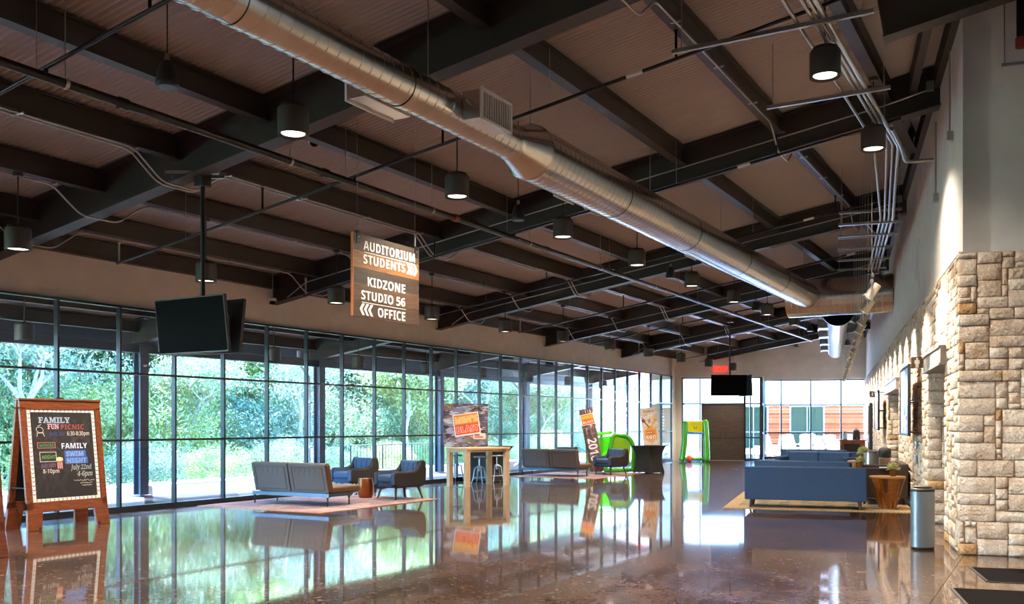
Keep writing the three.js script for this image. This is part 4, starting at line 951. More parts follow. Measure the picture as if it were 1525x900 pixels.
// bar table, stools, stretch-covered tables
{
  const L2 = floorAt(695, 727), L1 = floorAt(666, 725.6), L4 = floorAt(754, 723.6), u = L4.clone().sub(L2), v = L1.clone().sub(L2);
  const len = 1.42, wid = 0.8, turn = Math.atan2(-u.z, u.x), H = 0.98;
  const t = thing('bar_table', 'pale wooden bar table with thick square legs and an open frame', 'table', L2, turn);     // corner at L2, x along its length, -z back
  void v;
  part('tabletop', box(len + 0.03, 0.05, wid + 0.03, len / 2, H - 0.025, -wid / 2, 0.005), M.woodPale, t);
  part('apron', [box(len - 0.14, 0.06, 0.03, len / 2, H - 0.08, -0.04), box(len - 0.14, 0.06, 0.03, len / 2, H - 0.08, -wid + 0.04), box(0.03, 0.06, wid - 0.14, 0.04, H - 0.08, -wid / 2), box(0.03, 0.06, wid - 0.14, len - 0.04, H - 0.08, -wid / 2)], M.woodPale, t);
  for (const x of [0.06, len - 0.06]) for (const z of [-0.06, -wid + 0.06]) part('leg', box(0.12, H - 0.05, 0.12, x, (H - 0.05) / 2, z, 0.006), M.woodPale, t);
  // stools
  const stool = thing('bar_stool', 'silver swivel bar stool under the left end of the pale bar table', 'stool', floorAt(680, 716.5), 0.4, 'silver swivel stools at the bar table');
  part('seat', lathe([[0, 0.69], [0.14, 0.69], [0.165, 0.705], [0.165, 0.72], [0.14, 0.73], [0, 0.722]], 28), M.brushed, stool);
  part('spindle', lathe([[0, 0.34], [0.02, 0.34], [0.02, 0.69], [0, 0.69]], 12), M.brushed, stool);
  part('hub', lathe([[0, 0.4], [0.05, 0.4], [0.06, 0.43], [0.05, 0.48], [0, 0.48]], 16), M.brushed, stool);
  for (let k = 0; k < 4; k++) { const a = k * Math.PI / 2, c = Math.cos(a), s = Math.sin(a); part('leg', tube([[c * 0.05, 0.46, s * 0.05], [c * 0.13, 0.42, s * 0.13], [c * 0.16, 0.18, s * 0.16], [c * 0.23, 0.01, s * 0.23]], 0.015, 8), M.brushed, stool); }
  part('foot_ring', new THREE.TorusGeometry(0.165, 0.011, 8, 32).rotateX(Math.PI / 2).translate(0, 0.17, 0), M.brushed, stool);
  dup(stool, floorAt(714, 721.5), 0.9, 'silver swivel bar stool in the middle of the pale bar table, nearest of the three');
  dup(stool, floorAt(740, 718), 0.1, 'silver swivel bar stool beside the right leg of the pale bar table');
}
function coveredTable(label, pos, turn, w, d, H) {
  const rings = 16, per = 48, p = [], idx = [], g = new THREE.BufferGeometry(), uv = [];
  for (let j = 0; j <= rings; j++) {
    const y = j / rings, k = 1 - 0.26 * Math.sin(Math.PI * Math.pow(1 - y, 0.9)) * (0.6 + 0.4 * y) - 0.09 * (1 - y) , e = 0.12;
    for (let i = 0; i < per; i++) {
      const a = (i + 0.5) / per * 2 * Math.PI, c = Math.cos(a), s = Math.sin(a), q = Math.pow(Math.pow(Math.abs(c), 12) + Math.pow(Math.abs(s), 12), -1 / 12), corner = Math.min(Math.abs(c), Math.abs(s)) / 0.7071;
      const hem = j === 0 ? 0.03 * (1 - Math.pow(corner, 6)) : 0; void e;
      p.push(c * q * w / 2 * k, y * H + hem, s * q * d / 2 * k); uv.push(i / per * 3, y);
    }
    if (j) for (let i = 0; i < per; i++) { const a = (j - 1) * per + i, b = (j - 1) * per + (i + 1) % per, c2 = a + per, d2 = b + per; idx.push(a, c2, b, b, c2, d2); }
  }
  const base = rings * per; p.push(0, H, 0); uv.push(0, 0); for (let i = 0; i < per; i++) idx.push(base + i, (rings + 1) * per, base + (i + 1) % per);
  g.setAttribute('position', new THREE.Float32BufferAttribute(p, 3)); g.setAttribute('uv', new THREE.Float32BufferAttribute(uv, 2)); g.setIndex(idx); g.computeVertexNormals();
  const t = thing('covered_table', label, 'table', pos, turn);
  part('stretch_cover', toCreasedNormals(g, 0.6), M.spandex, t);
  part('top_edge', box(w, 0.012, d, 0, H - 0.002, 0, 0.005), M.spandex, t);
  for (const x of [-0.42, 0.42]) for (const z of [-0.42, 0.42]) part('foot_pocket', box(0.07, 0.04, 0.07, x * w * 0.86 * 1.05, 0.02, z * d * 0.86 * 1.05, 0.015), M.spandex, t);
  return t;
}
const ct1 = at(724, 26.3), ct2 = at(966, 30.6);
coveredTable('black stretch-covered table behind the pale bar table, holding a printed board', ct1, YAW - 36 * D2R, 1.3, 0.95, 0.96);
coveredTable('black stretch-covered table beside the farther armchair, holding a tall banner', ct2, YAW + 45 * D2R, 0.86, 0.86, 0.88);

// printed boards and banners
function printed(w, h, d, tx, back = M.white) { return [new THREE.BoxGeometry(w, h, d).translate(0, h / 2, 0), [back, back, back, back, std(0xffffff, 0.5, 0, { map: tx }), back]]; }
{
  const tx = canvasTex(512, 480, (c, w, h) => {
    reseed(31);
    c.fillStyle = '#5d5058'; c.fillRect(0, 0, w, h);
    for (let i = 0; i < 260; i++) {                          // torn grey and brown slabs of the print
      const x = rnd() * w, y = rnd() * h, r = 14 + rnd() * 46; c.fillStyle = pick(['#a9a3b8', '#8b86a0', '#6d5a4f', '#3f3130', '#c9c4cd', '#7c6a5e', '#58506a', '#93714f']);
      c.beginPath(); c.moveTo(x, y); for (let k = 0; k < 5; k++) c.lineTo(x + Math.cos(k * 1.3 + rnd()) * r * 1.5, y + Math.sin(k * 1.3 + rnd()) * r * 0.6); c.fill();
      if (i % 3 === 0) { c.strokeStyle = '#241a1c'; c.lineWidth = 2 + rnd() * 5; c.beginPath(); c.moveTo(x, y); c.lineTo(x + (rnd() - 0.5) * 120, y + (rnd() - 0.5) * 90); c.stroke(); }
    }
    c.save(); c.translate(w * 0.52, h * 0.48); c.rotate(-0.14); c.fillStyle = '#e9e2da'; c.fillRect(-150, -125, 300, 250);
    c.fillStyle = '#f08a1e'; c.fillRect(-138, -112, 276, 110); c.fillStyle = '#e2512e'; c.fillRect(-138, -4, 276, 112);
    c.textAlign = 'center'; c.textBaseline = 'middle'; c.lineWidth = 9; c.strokeStyle = '#e8d8c8'; c.fillStyle = '#f7c22b'; c.font = 'bold 92px sans-serif'; c.strokeText("MEN'S", 0, -54, 262); c.fillText("MEN'S", 0, -54, 262);
    c.fillStyle = '#ee4326'; c.strokeText('BLAST', 0, 54, 262); c.fillText('BLAST', 0, 54, 262); c.restore();
    c.fillStyle = '#e3d3c0'; c.fillRect(345, 330, 140, 66); c.fillStyle = '#6a5560'; c.fillRect(358, 342, 60, 16); c.fillStyle = '#d4683c'; c.fillRect(358, 366, 100, 16);
  });
  const p = at(693.5, 25.2, 0.975), [g, m] = printed(1.18, 1.14, 0.025, tx), s = thing('poster_board', "large printed board reading MEN'S BLAST standing on the covered table", 'poster', [p.x, heightAt(666.5, 25.2), p.z], YAW + 0.02);
  s.position.y = 0.972; part('board', g, m, s, [0, 0, 0], [-0.05, 0, 0]);
  part('back_stand', [rod([0, 0.8, -0.03], [0.0, 0.0, -0.3], 0.012), rod([-0.3, 0.0, -0.03], [0.3, 0.0, -0.03], 0.008)], M.black, s);
  const t2 = canvasTex(192, 1024, (c, w, h) => {
    reseed(77); c.fillStyle = '#6d5148'; c.fillRect(0, 0, w, h);
    for (let i = 0; i < 130; i++) { c.fillStyle = pick(['#5a3f38', '#7e6258', '#846a60', '#4c342e']); c.fillRect(rnd() * w - 40, rnd() * h, 20 + rnd() * 10, 60 + rnd() * 120); }
    for (let i = 0; i < 26; i++) { c.fillStyle = pick(['#2c2220', '#d7cdc6', '#8d7f79']); c.beginPath(); const x = rnd() * w, y = i < 13 ? rnd() * 80 : 255 + rnd() * 90; c.moveTo(x, y); c.lineTo(x + 14, y + 5); c.lineTo(x + rnd() * 30 - 15, y + 70); c.fill(); }
    c.fillStyle = '#e9ddd2'; c.fillRect(4, 84, w - 8, 176); c.fillStyle = '#f08a2a'; c.fillRect(14, 94, w - 28, 78); c.fillStyle = '#e8552f'; c.fillRect(14, 172, w - 28, 78);
    c.textAlign = 'center'; c.textBaseline = 'middle'; c.font = 'bold 56px sans-serif'; c.fillStyle = '#f9c63a'; c.fillText("MEN'S", w / 2, 134, 150); c.fillStyle = '#f2e3d6'; c.fillText('BLAST', w / 2, 212, 150);
    c.save(); c.translate(w * 0.52, 660); c.rotate(Math.PI / 2); c.fillStyle = '#efe6e0'; c.font = 'bold 170px sans-serif'; c.fillText('2016', 0, 0, 560); c.restore();
  });
  const pb = at(891, 29.9), [g2, m2] = printed(0.44, 2.04, 0.012, t2), b = thing('banner_stand', 'tall leaning printed banner with the year 2016 running down it', 'banner', pb, YAW - 0.25);
  part('base', box(0.5, 0.06, 0.2, 0, 0.03, 0, 0.015), M.brushed, b);
  part('print', g2, m2, b, [-0.02, 0.06, 0.0], [-0.06, 0, 0.2]);
  part('pole', rod([0, 0.06, -0.03], [-0.42, 1.93, -0.16], 0.011), M.brushed, b);
  const t3 = canvasTex(256, 640, (c, w, h) => {
    c.fillStyle = '#dcc9b6'; c.fillRect(0, 0, w, h); reseed(5);
    for (let i = 0; i < 60; i++) { c.fillStyle = pick(['#d3bca6', '#e6d7c8', '#cbb09a']); c.fillRect(rnd() * w, rnd() * h, 30 + rnd() * 60, 8 + rnd() * 30); }
    c.fillStyle = '#5d4234'; c.textAlign = 'center'; c.font = 'bold 54px serif'; c.fillText("YEAR 16", w / 2, 82, 170);
    const fork = (x, y, a, col) => { c.save(); c.translate(x, y); c.rotate(a); c.fillStyle = col; c.fillRect(-9, 0, 18, 150); c.fillRect(-26, -40, 52, 50); c.fillRect(-26, -80, 10, 44); c.fillRect(-5, -80, 10, 44); c.fillRect(16, -80, 10, 44); c.restore(); };
    fork(44, 230, -0.62, '#7a3e2c'); fork(212, 230, 0.62, '#e0a02c');
    c.fillStyle = '#6d4a3c'; for (let i = 0; i < 3; i++) c.fillRect(112 + i * 12, 210 - i * 14, 8, 60);
    c.fillStyle = '#e79a3c'; c.beginPath(); c.moveTo(128, 590); c.lineTo(30, 480); c.lineTo(36, 340); c.lineTo(70, 370); c.lineTo(90, 310); c.lineTo(128, 350); c.lineTo(166, 310); c.lineTo(186, 370); c.lineTo(220, 340); c.lineTo(226, 480); c.fill();
    c.fillStyle = '#b5522c'; c.fillRect(62, 392, 132, 60); c.fillStyle = '#f4d9a8'; c.font = 'bold 46px sans-serif'; c.fillText("MEN'S", w / 2, 438, 120); c.font = 'bold 84px sans-serif'; c.fillStyle = '#fff3dc'; c.strokeStyle = '#a8441f'; c.lineWidth = 10; c.strokeText('BBQ', w / 2, 534, 170); c.fillText('BBQ', w / 2, 534, 170);
    c.strokeStyle = '#c4622a'; c.lineWidth = 7; c.beginPath(); c.moveTo(36, 500); c.lineTo(128, 612); c.lineTo(220, 500); c.stroke();
  });
  const pc = at(968, 30.5, 0.89), [g3, m3] = printed(0.52, 1.22, 0.012, t3), q = thing('banner_stand', 'cream printed banner with crossed forks and a flame badge standing on the covered table', 'banner', pc, YAW - 0.05);
  part('print', g3, m3, q, [0.06, 0.0, 0], [-0.05, 0, 0.1]);
  part('pole', rod([0.06, 0, -0.02], [-0.06, 1.2, -0.1], 0.01), M.brushed, q); part('base', box(0.4, 0.02, 0.16, 0.04, 0.01, -0.02), M.brushed, q);
}
// inflatable hoop games and their ball
{
  const green = phys({ color: 0x3fa51e, roughness: 0.18, clearcoat: 1, clearcoatRoughness: 0.08 }), greenClear = phys({ color: 0x6fd53a, roughness: 0.12, transmission: 0.45, thickness: 0 }), yellow = phys({ color: 0xe6df12, roughness: 0.25, clearcoat: 0.6 }), lime = phys({ color: 0x9cc92a, roughness: 0.22, clearcoat: 0.6, transmission: 0.25, thickness: 0 }), blue = std(0x1f6fc8, 0.35);
  const legTube = (pts, r) => { const g = new THREE.TubeGeometry(new THREE.CatmullRomCurve3(pts.map((p) => new THREE.Vector3(...p))), 24, r, 16); const e = [new THREE.SphereGeometry(r, 16, 12).translate(...pts[0]), new THREE.SphereGeometry(r, 16, 12).translate(...pts[pts.length - 1])]; return merge([g, ...e]); };
  const p = at(1034.5, 39.6), s = thing('inflatable_hoop', 'green inflatable hoop game with a yellow backboard by the far sidelight', 'inflatable', p, FARTURN + 0.1);
  part('leg', legTube([[-0.5, 0.13, 0], [-0.42, 0.8, -0.02], [-0.38, 1.6, -0.05]], 0.12), green, s); part('leg', legTube([[0.5, 0.13, 0], [0.48, 0.8, -0.02], [0.44, 1.64, -0.05]], 0.14), green, s);
  part('foot_tube', legTube([[-0.5, 0.1, -0.02], [-0.5, 0.1, -0.5], [0.5, 0.1, -0.5], [0.5, 0.1, -0.02]], 0.08), green, s);
  part('backboard', cushion(0.7, 0.56, 0.1, 0.045, 0.0), yellow, s, [0.02, 1.44, -0.04]);
  part('hoop', new THREE.TorusGeometry(0.26, 0.045, 12, 36).rotateX(Math.PI / 2).scale(1.1, 1, 0.7).translate(0.02, 1.2, 0.16), blue, s);
  const fx = canvasTex(128, 64, (c) => { c.fillStyle = '#e6df12'; c.fillRect(0, 0, 128, 64); c.fillStyle = '#231f10'; c.beginPath(); c.ellipse(38, 22, 14, 9, 0, 0, 7); c.fill(); c.beginPath(); c.ellipse(90, 22, 14, 9, 0, 0, 7); c.fill(); c.fillRect(24, 42, 80, 10); });
  part('face_print', new THREE.PlaneGeometry(0.24, 0.14), std(0xffffff, 0.4, 0, { map: fx }), s, [0.02, 1.43, 0.018]);
  const b = thing('ball', 'orange ball on the floor between the legs of the green inflatable', 'ball', at(1026.5, 39.2, 0.15));
  part('skin', new THREE.SphereGeometry(0.15, 28, 20), std(0xe0601f, 0.4, 0, { bumpMap: T.weave, bumpScale: 0.001 }), b);
  part('seam', [new THREE.TorusGeometry(0.15, 0.004, 6, 40), new THREE.TorusGeometry(0.15, 0.004, 6, 40).rotateY(Math.PI / 2), new THREE.TorusGeometry(0.15, 0.004, 6, 40).rotateX(Math.PI / 2)], std(0x4a1a0e, 0.6), b);
  const q = at(918, 31.2), t = thing('inflatable_hoop', 'lime inflatable with a translucent green side behind the farther armchair', 'inflatable', q, YAW + 0.35);
  part('frame_tube', merge([tube([[-0.55, 0.09, 0.3], [-0.22, 1.22, 0.2], [0.3, 1.17, 0.25], [0.47, 0.9, 0.3], [0.44, 0.09, 0.35]], 0.075, 14), new THREE.SphereGeometry(0.075, 14, 10).translate(-0.55, 0.09, 0.3), new THREE.SphereGeometry(0.075, 14, 10).translate(0.44, 0.09, 0.35)]), green, t);
  part('side_sheet', extrude([[-0.46, 0.25], [0.36, 0.25], [0.4, 0.9], [0.26, 1.14], [-0.2, 1.18]], 0.06, 0.02), lime, t, [0, 0, 0.2]);
  part('rear_sheet', extrude([[-1.0, 0.15], [-0.35, 0.2], [-0.15, 1.2], [-0.85, 1.1]], 0.05, 0.02), greenClear, t, [0, 0, -0.05]);
  part('rear_tube', legTube([[-1.0, 0.1, 0], [-0.95, 0.7, -0.1], [-0.85, 1.15, -0.1], [-0.25, 1.3, 0.1]], 0.06), greenClear, t);
  part('floor_tube', legTube([[-0.5, 0.08, 0.3], [0.0, 0.08, 0.45], [0.44, 0.08, 0.35]], 0.07), green, t);
}
// chalkboard signs on wooden A-frames
function aFrame(label, pos, turn, w, h, tx) {
  const a = thing('chalkboard_sign', label, 'sign', pos, turn);      // front faces +z, foot line at z = 0.25
  const lean = 0.125;
  for (const f of [1, -1]) {
    const g = new THREE.Group(); g.name = f > 0 ? 'front_panel' : 'back_panel'; g.position.set(0, 0, f * 0.27); g.rotation.x = -f * lean; if (f < 0) { g.rotation.set(lean, 0, 0); } a.add(g);
    const z = f * 0.0;
    part('rail', box(w, 0.14, 0.045, 0, h - 0.07, z, 0.006), M.woodRed, g); part('rail', box(w, 0.15, 0.045, 0, 0.34, z, 0.006), M.woodRed, g);
    for (const s of [-1, 1]) { part('stile', box(0.1, h - 0.4, 0.045, s * (w / 2 - 0.05), (h - 0.4) / 2 + 0.3, z, 0.006), M.woodRed, g); part('foot', extrude([[s * (w / 2), 0.27], [s * (w / 2 - 0.24), 0.27], [s * (w / 2 - 0.21), 0.0], [s * (w / 2 + 0.02), 0.0]], 0.045, 0.004).translate(0, 0, z - 0.022), M.woodRed, g); }
    const m = f > 0 && tx ? std(0xffffff, 0.75, 0, { map: tx }) : M.black;
    const bd = new THREE.BoxGeometry(w - 0.19, h - 0.52, 0.02).translate(0, (h - 0.52) / 2 + 0.4, z);
    part('board', bd, f > 0 && tx ? [M.black, M.black, M.black, M.black, m, M.black] : m, g);
    if (f > 0) for (const s of [-1, 1]) part('caster', [rod([s * (w / 2 - 0.19), 0.035, 0.0], [s * (w / 2 - 0.16), 0.035, 0.0], 0.032, 14)], M.black, g);
  }
  part('cap', box(w + 0.02, 0.03, 0.14, 0, h * Math.cos(lean) + 0.01, 0.0, 0.006), M.woodRed, a);
  part('hinge', box(0.12, 0.03, 0.06, 0, h * Math.cos(lean) + 0.035, 0.0), M.black, a);
  for (const s of [-1, 1]) part('spreader', rod([s * (w / 2 - 0.03), 0.62, 0.18], [s * (w / 2 - 0.03), 0.62, -0.18], 0.012), M.black, a);
  return a;
}
{
  const tx = canvasTex(560, 760, (c, w, h) => {
    c.fillStyle = '#231f22'; c.fillRect(0, 0, w, h); reseed(9);
    for (let i = 0; i < 40; i++) { c.strokeStyle = 'rgba(120,110,115,0.10)'; c.lineWidth = 10 + rnd() * 26; c.beginPath(); c.moveTo(rnd() * w, rnd() * h); c.lineTo(rnd() * w, rnd() * h); c.stroke(); }
    c.fillStyle = '#f2efec'; c.fillRect(6, 6, w - 12, 26); c.fillRect(6, h - 32, w - 12, 26); c.fillRect(6, 6, 26, h - 12); c.fillRect(w - 32, 6, 26, h - 12);
    c.strokeStyle = '#3a3436'; c.lineWidth = 4; for (let x = 30; x < w - 30; x += 34) for (const y of [19, h - 19]) { c.beginPath(); c.moveTo(x, y - 11); c.lineTo(x + 10, y); c.lineTo(x, y + 11); c.stroke(); }
    for (let y = 40; y < h - 40; y += 34) for (const x of [19, w - 19]) { c.beginPath(); c.moveTo(x - 11, y); c.lineTo(x, y + 10); c.lineTo(x + 11, y); c.stroke(); }
    const t = (s, x, y, f, col, mw, st) => { c.font = f; c.textAlign = 'left'; c.fillStyle = col; c.fillText(s, x, y, mw); if (st) { c.strokeStyle = st; c.lineWidth = 2; c.strokeText(s, x, y, mw); } };
    t('FAMILY', 92, 118, 'bold 62px serif', '#7fa6d8', 340, '#dce8f5'); t('FUN', 160, 168, 'bold 56px serif', '#e88aa0', 92, '#ffd9e0'); t('PICNIC', 262, 172, 'bold 58px sans-serif', '#a8483f', 216);
    t('July 1st', 168, 222, 'italic 48px serif', '#3a55a8', 124); t('6:30-8:30pm', 312, 222, '46px sans-serif', '#efe9e0', 190);
    c.strokeStyle = '#e8e2da'; c.lineWidth = 4; c.beginPath(); c.ellipse(98, 175, 28, 22, 0.4, 0, 7); c.moveTo(70, 200); c.lineTo(130, 200); c.moveTo(80, 200); c.lineTo(72, 228); c.moveTo(120, 200); c.lineTo(132, 228); c.moveTo(82, 146); c.lineTo(110, 132); c.stroke();
    c.strokeStyle = '#d07a4e'; c.lineWidth = 5; c.strokeRect(72, 278, 138, 44); t('MOVIES', 84, 313, 'bold 34px sans-serif', '#3f9a78', 116);
    c.strokeStyle = '#9a3a40'; c.setLineDash([4, 8]); c.beginPath(); c.moveTo(74, 344); c.lineTo(212, 340); c.stroke(); c.setLineDash([]);
    c.strokeStyle = '#eae6de'; c.lineWidth = 4; c.strokeRect(84, 356, 128, 76); t('NIGHT', 94, 410, 'bold italic 40px sans-serif', '#5aa84c', 108);
    t('July 14th', 86, 478, 'italic 44px serif', '#9a6aa0', 116); t('8-10pm', 98, 526, '46px sans-serif', '#f0ece6', 132);
    c.fillStyle = '#a8303a'; c.fillRect(214, 426, 46, 70); c.fillStyle = '#efdfae'; c.beginPath(); c.ellipse(237, 416, 28, 18, 0, 0, 7); c.fill(); c.fillStyle = '#e8d8d0'; for (let k = 0; k < 3; k++) c.fillRect(219 + k * 15, 440, 6, 50);
    t('FAMILY', 256, 330, 'bold 60px sans-serif', '#eef0f5', 226, '#8ea6d8');
    c.fillStyle = '#3c66b8'; c.fillRect(280, 346, 178, 54); c.fillRect(280, 402, 190, 54); t('SWIM', 292, 394, 'bold 54px sans-serif', '#4f86e0', 156, '#a8c4ee'); t('NIGHT', 292, 450, 'bold 54px sans-serif', '#4f86e0', 166, '#a8c4ee');
    t('July 22nd', 324, 504, 'italic 54px serif', '#b9cfc8', 170); t('4-6pm', 370, 560, 'italic 56px serif', '#cfd6da', 130);
    c.strokeStyle = '#d8d4cc'; c.lineWidth = 3; for (const [x0, x1, y] of [[340, 520, 596], [392, 500, 618], [404, 490, 638]]) { c.beginPath(); for (let x = x0; x < x1; x += 6) c.lineTo(x, y + (rnd() - 0.5) * 13); c.stroke(); }
  });
  const sA = 8.42, sB = 9.78;
  aFrame('tall wooden A-frame chalkboard with coloured chalk lettering for a family picnic', [-13.18, 0, -(sA + sB) / 2], Math.PI / 2, 1.34, 1.93, tx);
  // the second stand, only its right edge in the picture
  aFrame('wooden A-frame stand cut off by the left edge, in front of the chalkboard sign', [-10.95, 0, -6.1], Math.PI / 2, 1.2, 1.45, null);
}
// the blue sofas across the hall, facing +z before they are turned
function makeSofa(name, label, w, d, backH, armH, mat, deep, legH, group) {
  const s = thing(name, label, 'sofa', [0, 0, 0], 0, group);
  part('back', box(w, backH - legH, 0.14, 0, (backH + legH) / 2, -d / 2 + 0.07, 0.02), mat, s);
  for (const k of [-1, 1]) part('arm', box(0.13, armH - legH, d - 0.12, k * (w / 2 - 0.065), (armH + legH) / 2, 0.05, 0.025), mat, s);
  part('base', box(w - 0.27, 0.16, d - 0.16, 0, legH + 0.08, 0.05, 0.02), mat, s);
  const n = 2, cw = (w - 0.28) / n;
  for (let i = 0; i < n; i++) part('seat_cushion', cushion(cw - 0.01, 0.15, d - 0.3, 0.04, 0.015), mat, s, [(i - 0.5) * cw, legH + 0.235, 0.09]);
  for (let i = 0; i < n; i++) {
    const b = part('back_cushion', box(cw - 0.01, backH - legH - 0.2, 0.16, 0, 0, 0, 0.05), mat, s, [(i - 0.5) * cw, (backH + legH) / 2 + 0.1, -d / 2 + 0.22], [-0.08, 0, 0]);
    const bt = []; for (const x of [-0.3, -0.1, 0.1, 0.3]) bt.push(new THREE.SphereGeometry(0.014, 8, 6).translate(x * cw, 0.06, 0.08), new THREE.SphereGeometry(0.014, 8, 6).translate(x * cw, -0.08, 0.08));
    part('button', bt, deep, b);
  }
  for (const x of [-1, 1]) for (const z of [-1, 1]) part('leg', rod([x * (w / 2 - 0.12), legH, z * (d / 2 - 0.1)], [x * (w / 2 - 0.1), 0, z * (d / 2 - 0.07)], 0.032, 12, 0.02), M.legWood, s);
  return s;
}
{
  const mid = (a, b) => a.clone().add(b).multiplyScalar(0.5), dirIn = new THREE.Vector3(-Math.sin(RW), 0, -Math.cos(RW));
  const c0 = mid(floorAt(1117, 756), floorAt(1283, 761.5)), c = c0.clone().addScaledVector(dirIn, 0.36); c.y = 0.012;
  const R = rug('rug', 'tan and dark patterned rug under the nearer pair of blue sofas', [0, 0, 0], RW, 3.3, 4.4, tans, 105);
  const rc = c.clone().addScaledVector(dirIn, 1.6).add(new THREE.Vector3(Math.cos(RW), 0, -Math.sin(RW)).multiplyScalar(0.2)); R.position.set(rc.x, 0, rc.z);
  const A = makeSofa('blue_sofa', 'nearest blue fabric sofa, its plain back to the viewer', 2.14, 0.84, 0.76, 0.62, M.blueDeep, M.blueFab, 0.15, 'blue sofas');
  A.position.copy(c); A.rotation.y = RW + Math.PI;
  const B = c.clone().addScaledVector(dirIn, 2.95);
  dup(A, B, RW, 'second blue sofa, its buttoned back facing the viewer over the nearest one');
  const c3 = at(1216, 27.4, 0.0); dup(A, c3, RW + Math.PI, 'third blue sofa, its plain back seen beyond the buttoned one');
  const R2 = rug('rug', 'tan patterned rug under the farther pair of blue sofas', [c3.x + dirIn.x * 1.5 + 0.1, -0.012, c3.z + dirIn.z * 1.5], RW, 3.3, 4.2, tans, 109); R2.position.y = 0.0;
  c3.y = 0.012; scene.getObjectByName('blue_sofa_002').position.y = 0.012;
  const c4 = c3.clone().addScaledVector(dirIn, 2.9); dup(A, c4, RW, 'farthest blue sofa, only its top edge showing');
  // dark loveseats along the stone wall, facing the hall
  const D = makeSofa('dark_loveseat', 'dark brown loveseat against the stone wall beside the nearer blue sofas', 1.7, 0.86, 0.8, 0.72, M.darkLeather, M.black, 0.14, 'dark loveseats');
  const L = (lx, lz) => new THREE.Vector3(lx, 0.0, lz).applyAxisAngle(new THREE.Vector3(0, 1, 0), RW).add(CORNER);
  D.position.copy(L(-0.47, -8.0)); D.rotation.y = RW - Math.PI / 2;
  dup(D, L(-0.55, -17.6), RW - Math.PI / 2, 'dark brown loveseat against the stone wall beside the farther blue sofas');
  // stump tables and what stands on them
  const st = floorAt(1321.5, 757.5), S = thing('stump_table', 'tapered striped wooden stump table at the right end of the nearest blue sofa', 'side table', st, 0, 'tapered stump tables');
  const stripes = tex(256, (u, v) => { const k = tnoise(u * 26, v * 2, 26, 7), f = fbm(u, v, 48, 2, 5); const c2 = k > 0.62 ? [0.72, 0.46, 0.2] : k > 0.36 ? [0.55, 0.32, 0.12] : [0.34, 0.18, 0.07]; return c2.map((x) => x * (0.85 + 0.3 * f)); });
  const SM = std(0xffffff, 0.35, 0, { map: stripes });
  part('body', lathe([[0, 0], [0.15, 0], [0.155, 0.01], [0.312, 0.56]], 40), SM, S); part('top', lathe([[0.312, 0.56], [0.318, 0.565], [0.318, 0.595], [0.312, 0.6], [0, 0.6]], 40), std(0xd6b283, 0.4, 0, { map: T.woodPale }), S);
  const s2 = at(1281, 25.2); dup(S, s2, 1.1, 'tapered striped wooden stump table beside the third blue sofa');
  const plant = (label, pos, sc) => {
    const p = thing('potted_plant', label, 'plant', pos); p.scale.setScalar(sc);
    part('pot', lathe([[0, 0], [0.045, 0], [0.06, 0.11], [0.064, 0.115], [0.056, 0.115], [0.05, 0.09], [0, 0.09]], 24), std(0x6d4632, 0.6), p);
    reseed(Math.round(pos.x * 100) >>> 0); const g = [];
    for (let i = 0; i < 160; i++) { const a = rr(0, 6.28), e = rr(-0.2, 1.5), l = rr(0.05, 0.095), d = new THREE.Vector3(Math.cos(a) * Math.cos(e), Math.sin(e), Math.sin(a) * Math.cos(e)); const q = new THREE.Vector3(0, 0.12, 0).addScaledVector(d, 0.02); g.push(rod(q, q.clone().addScaledVector(d, l), 0.011, 5, 0.006)); }
    part('foliage', g, std(0xa3a56a, 0.75), p).userData.kind = 'stuff'; return p;
  };
  const onTop = (px, d, y) => at(px, d, y);
  plant('small spiky plant in a brown pot on the nearer stump table', new THREE.Vector3(st.x + 0.1, 0.6, st.z + 0.0), 1.15);
  plant('small plant in a brown pot on the farther stump table', new THREE.Vector3(s2.x + 0.08, 0.6, s2.z), 1.7);
  plant('low plant on the arm of the nearer dark loveseat', (() => { const v = L(-0.9, -7.2); v.y = 0.72; return v; })(), 1.0);
  const bk = (() => { const v = L(-0.5, -13.2); v.y = 0; return v; })(), bu = thing('metal_drum', 'brushed metal drum standing between the two dark loveseats', 'drum', bk);
  part('drum', lathe([[0, 0], [0.14, 0], [0.15, 0.01], [0.15, 0.83], [0.158, 0.84], [0.158, 0.87], [0, 0.87]], 36), M.brushed, bu); part('rim', new THREE.TorusGeometry(0.154, 0.01, 8, 36).rotateX(Math.PI / 2).translate(0, 0.865, 0), M.black, bu);
  const tr = (() => { const v = L(-0.42, -7.1); v.y = 0.72; return v; })(), tray = thing('magazine', 'pale magazine lying on the arm of the nearer dark loveseat', 'magazine', tr, RW);
  part('pages', box(0.28, 0.015, 0.2, 0, 0.008, 0), M.white, tray); part('cover', box(0.285, 0.003, 0.205, 0, 0.0175, 0), std(0xb9c6dc, 0.35), tray);
  const pd = L(-0.3, -10.35), ped = thing('pedestal_bin', 'narrow brown pedestal bin with a dark domed top by the second opening', 'bin', pd, RW);
  part('body', box(0.24, 0.82, 0.24, 0, 0.41, 0, 0.02), std(0x8a6a52, 0.45, 0.3), ped); part('domed_top', lathe([[0.135, 0], [0.14, 0.12], [0.12, 0.19], [0.06, 0.22], [0, 0.225]], 28), M.black, ped, [0, 0.82, 0]); part('opening', box(0.14, 0.07, 0.02, -0.0, 0.88, 0.13), M.black, ped);
}
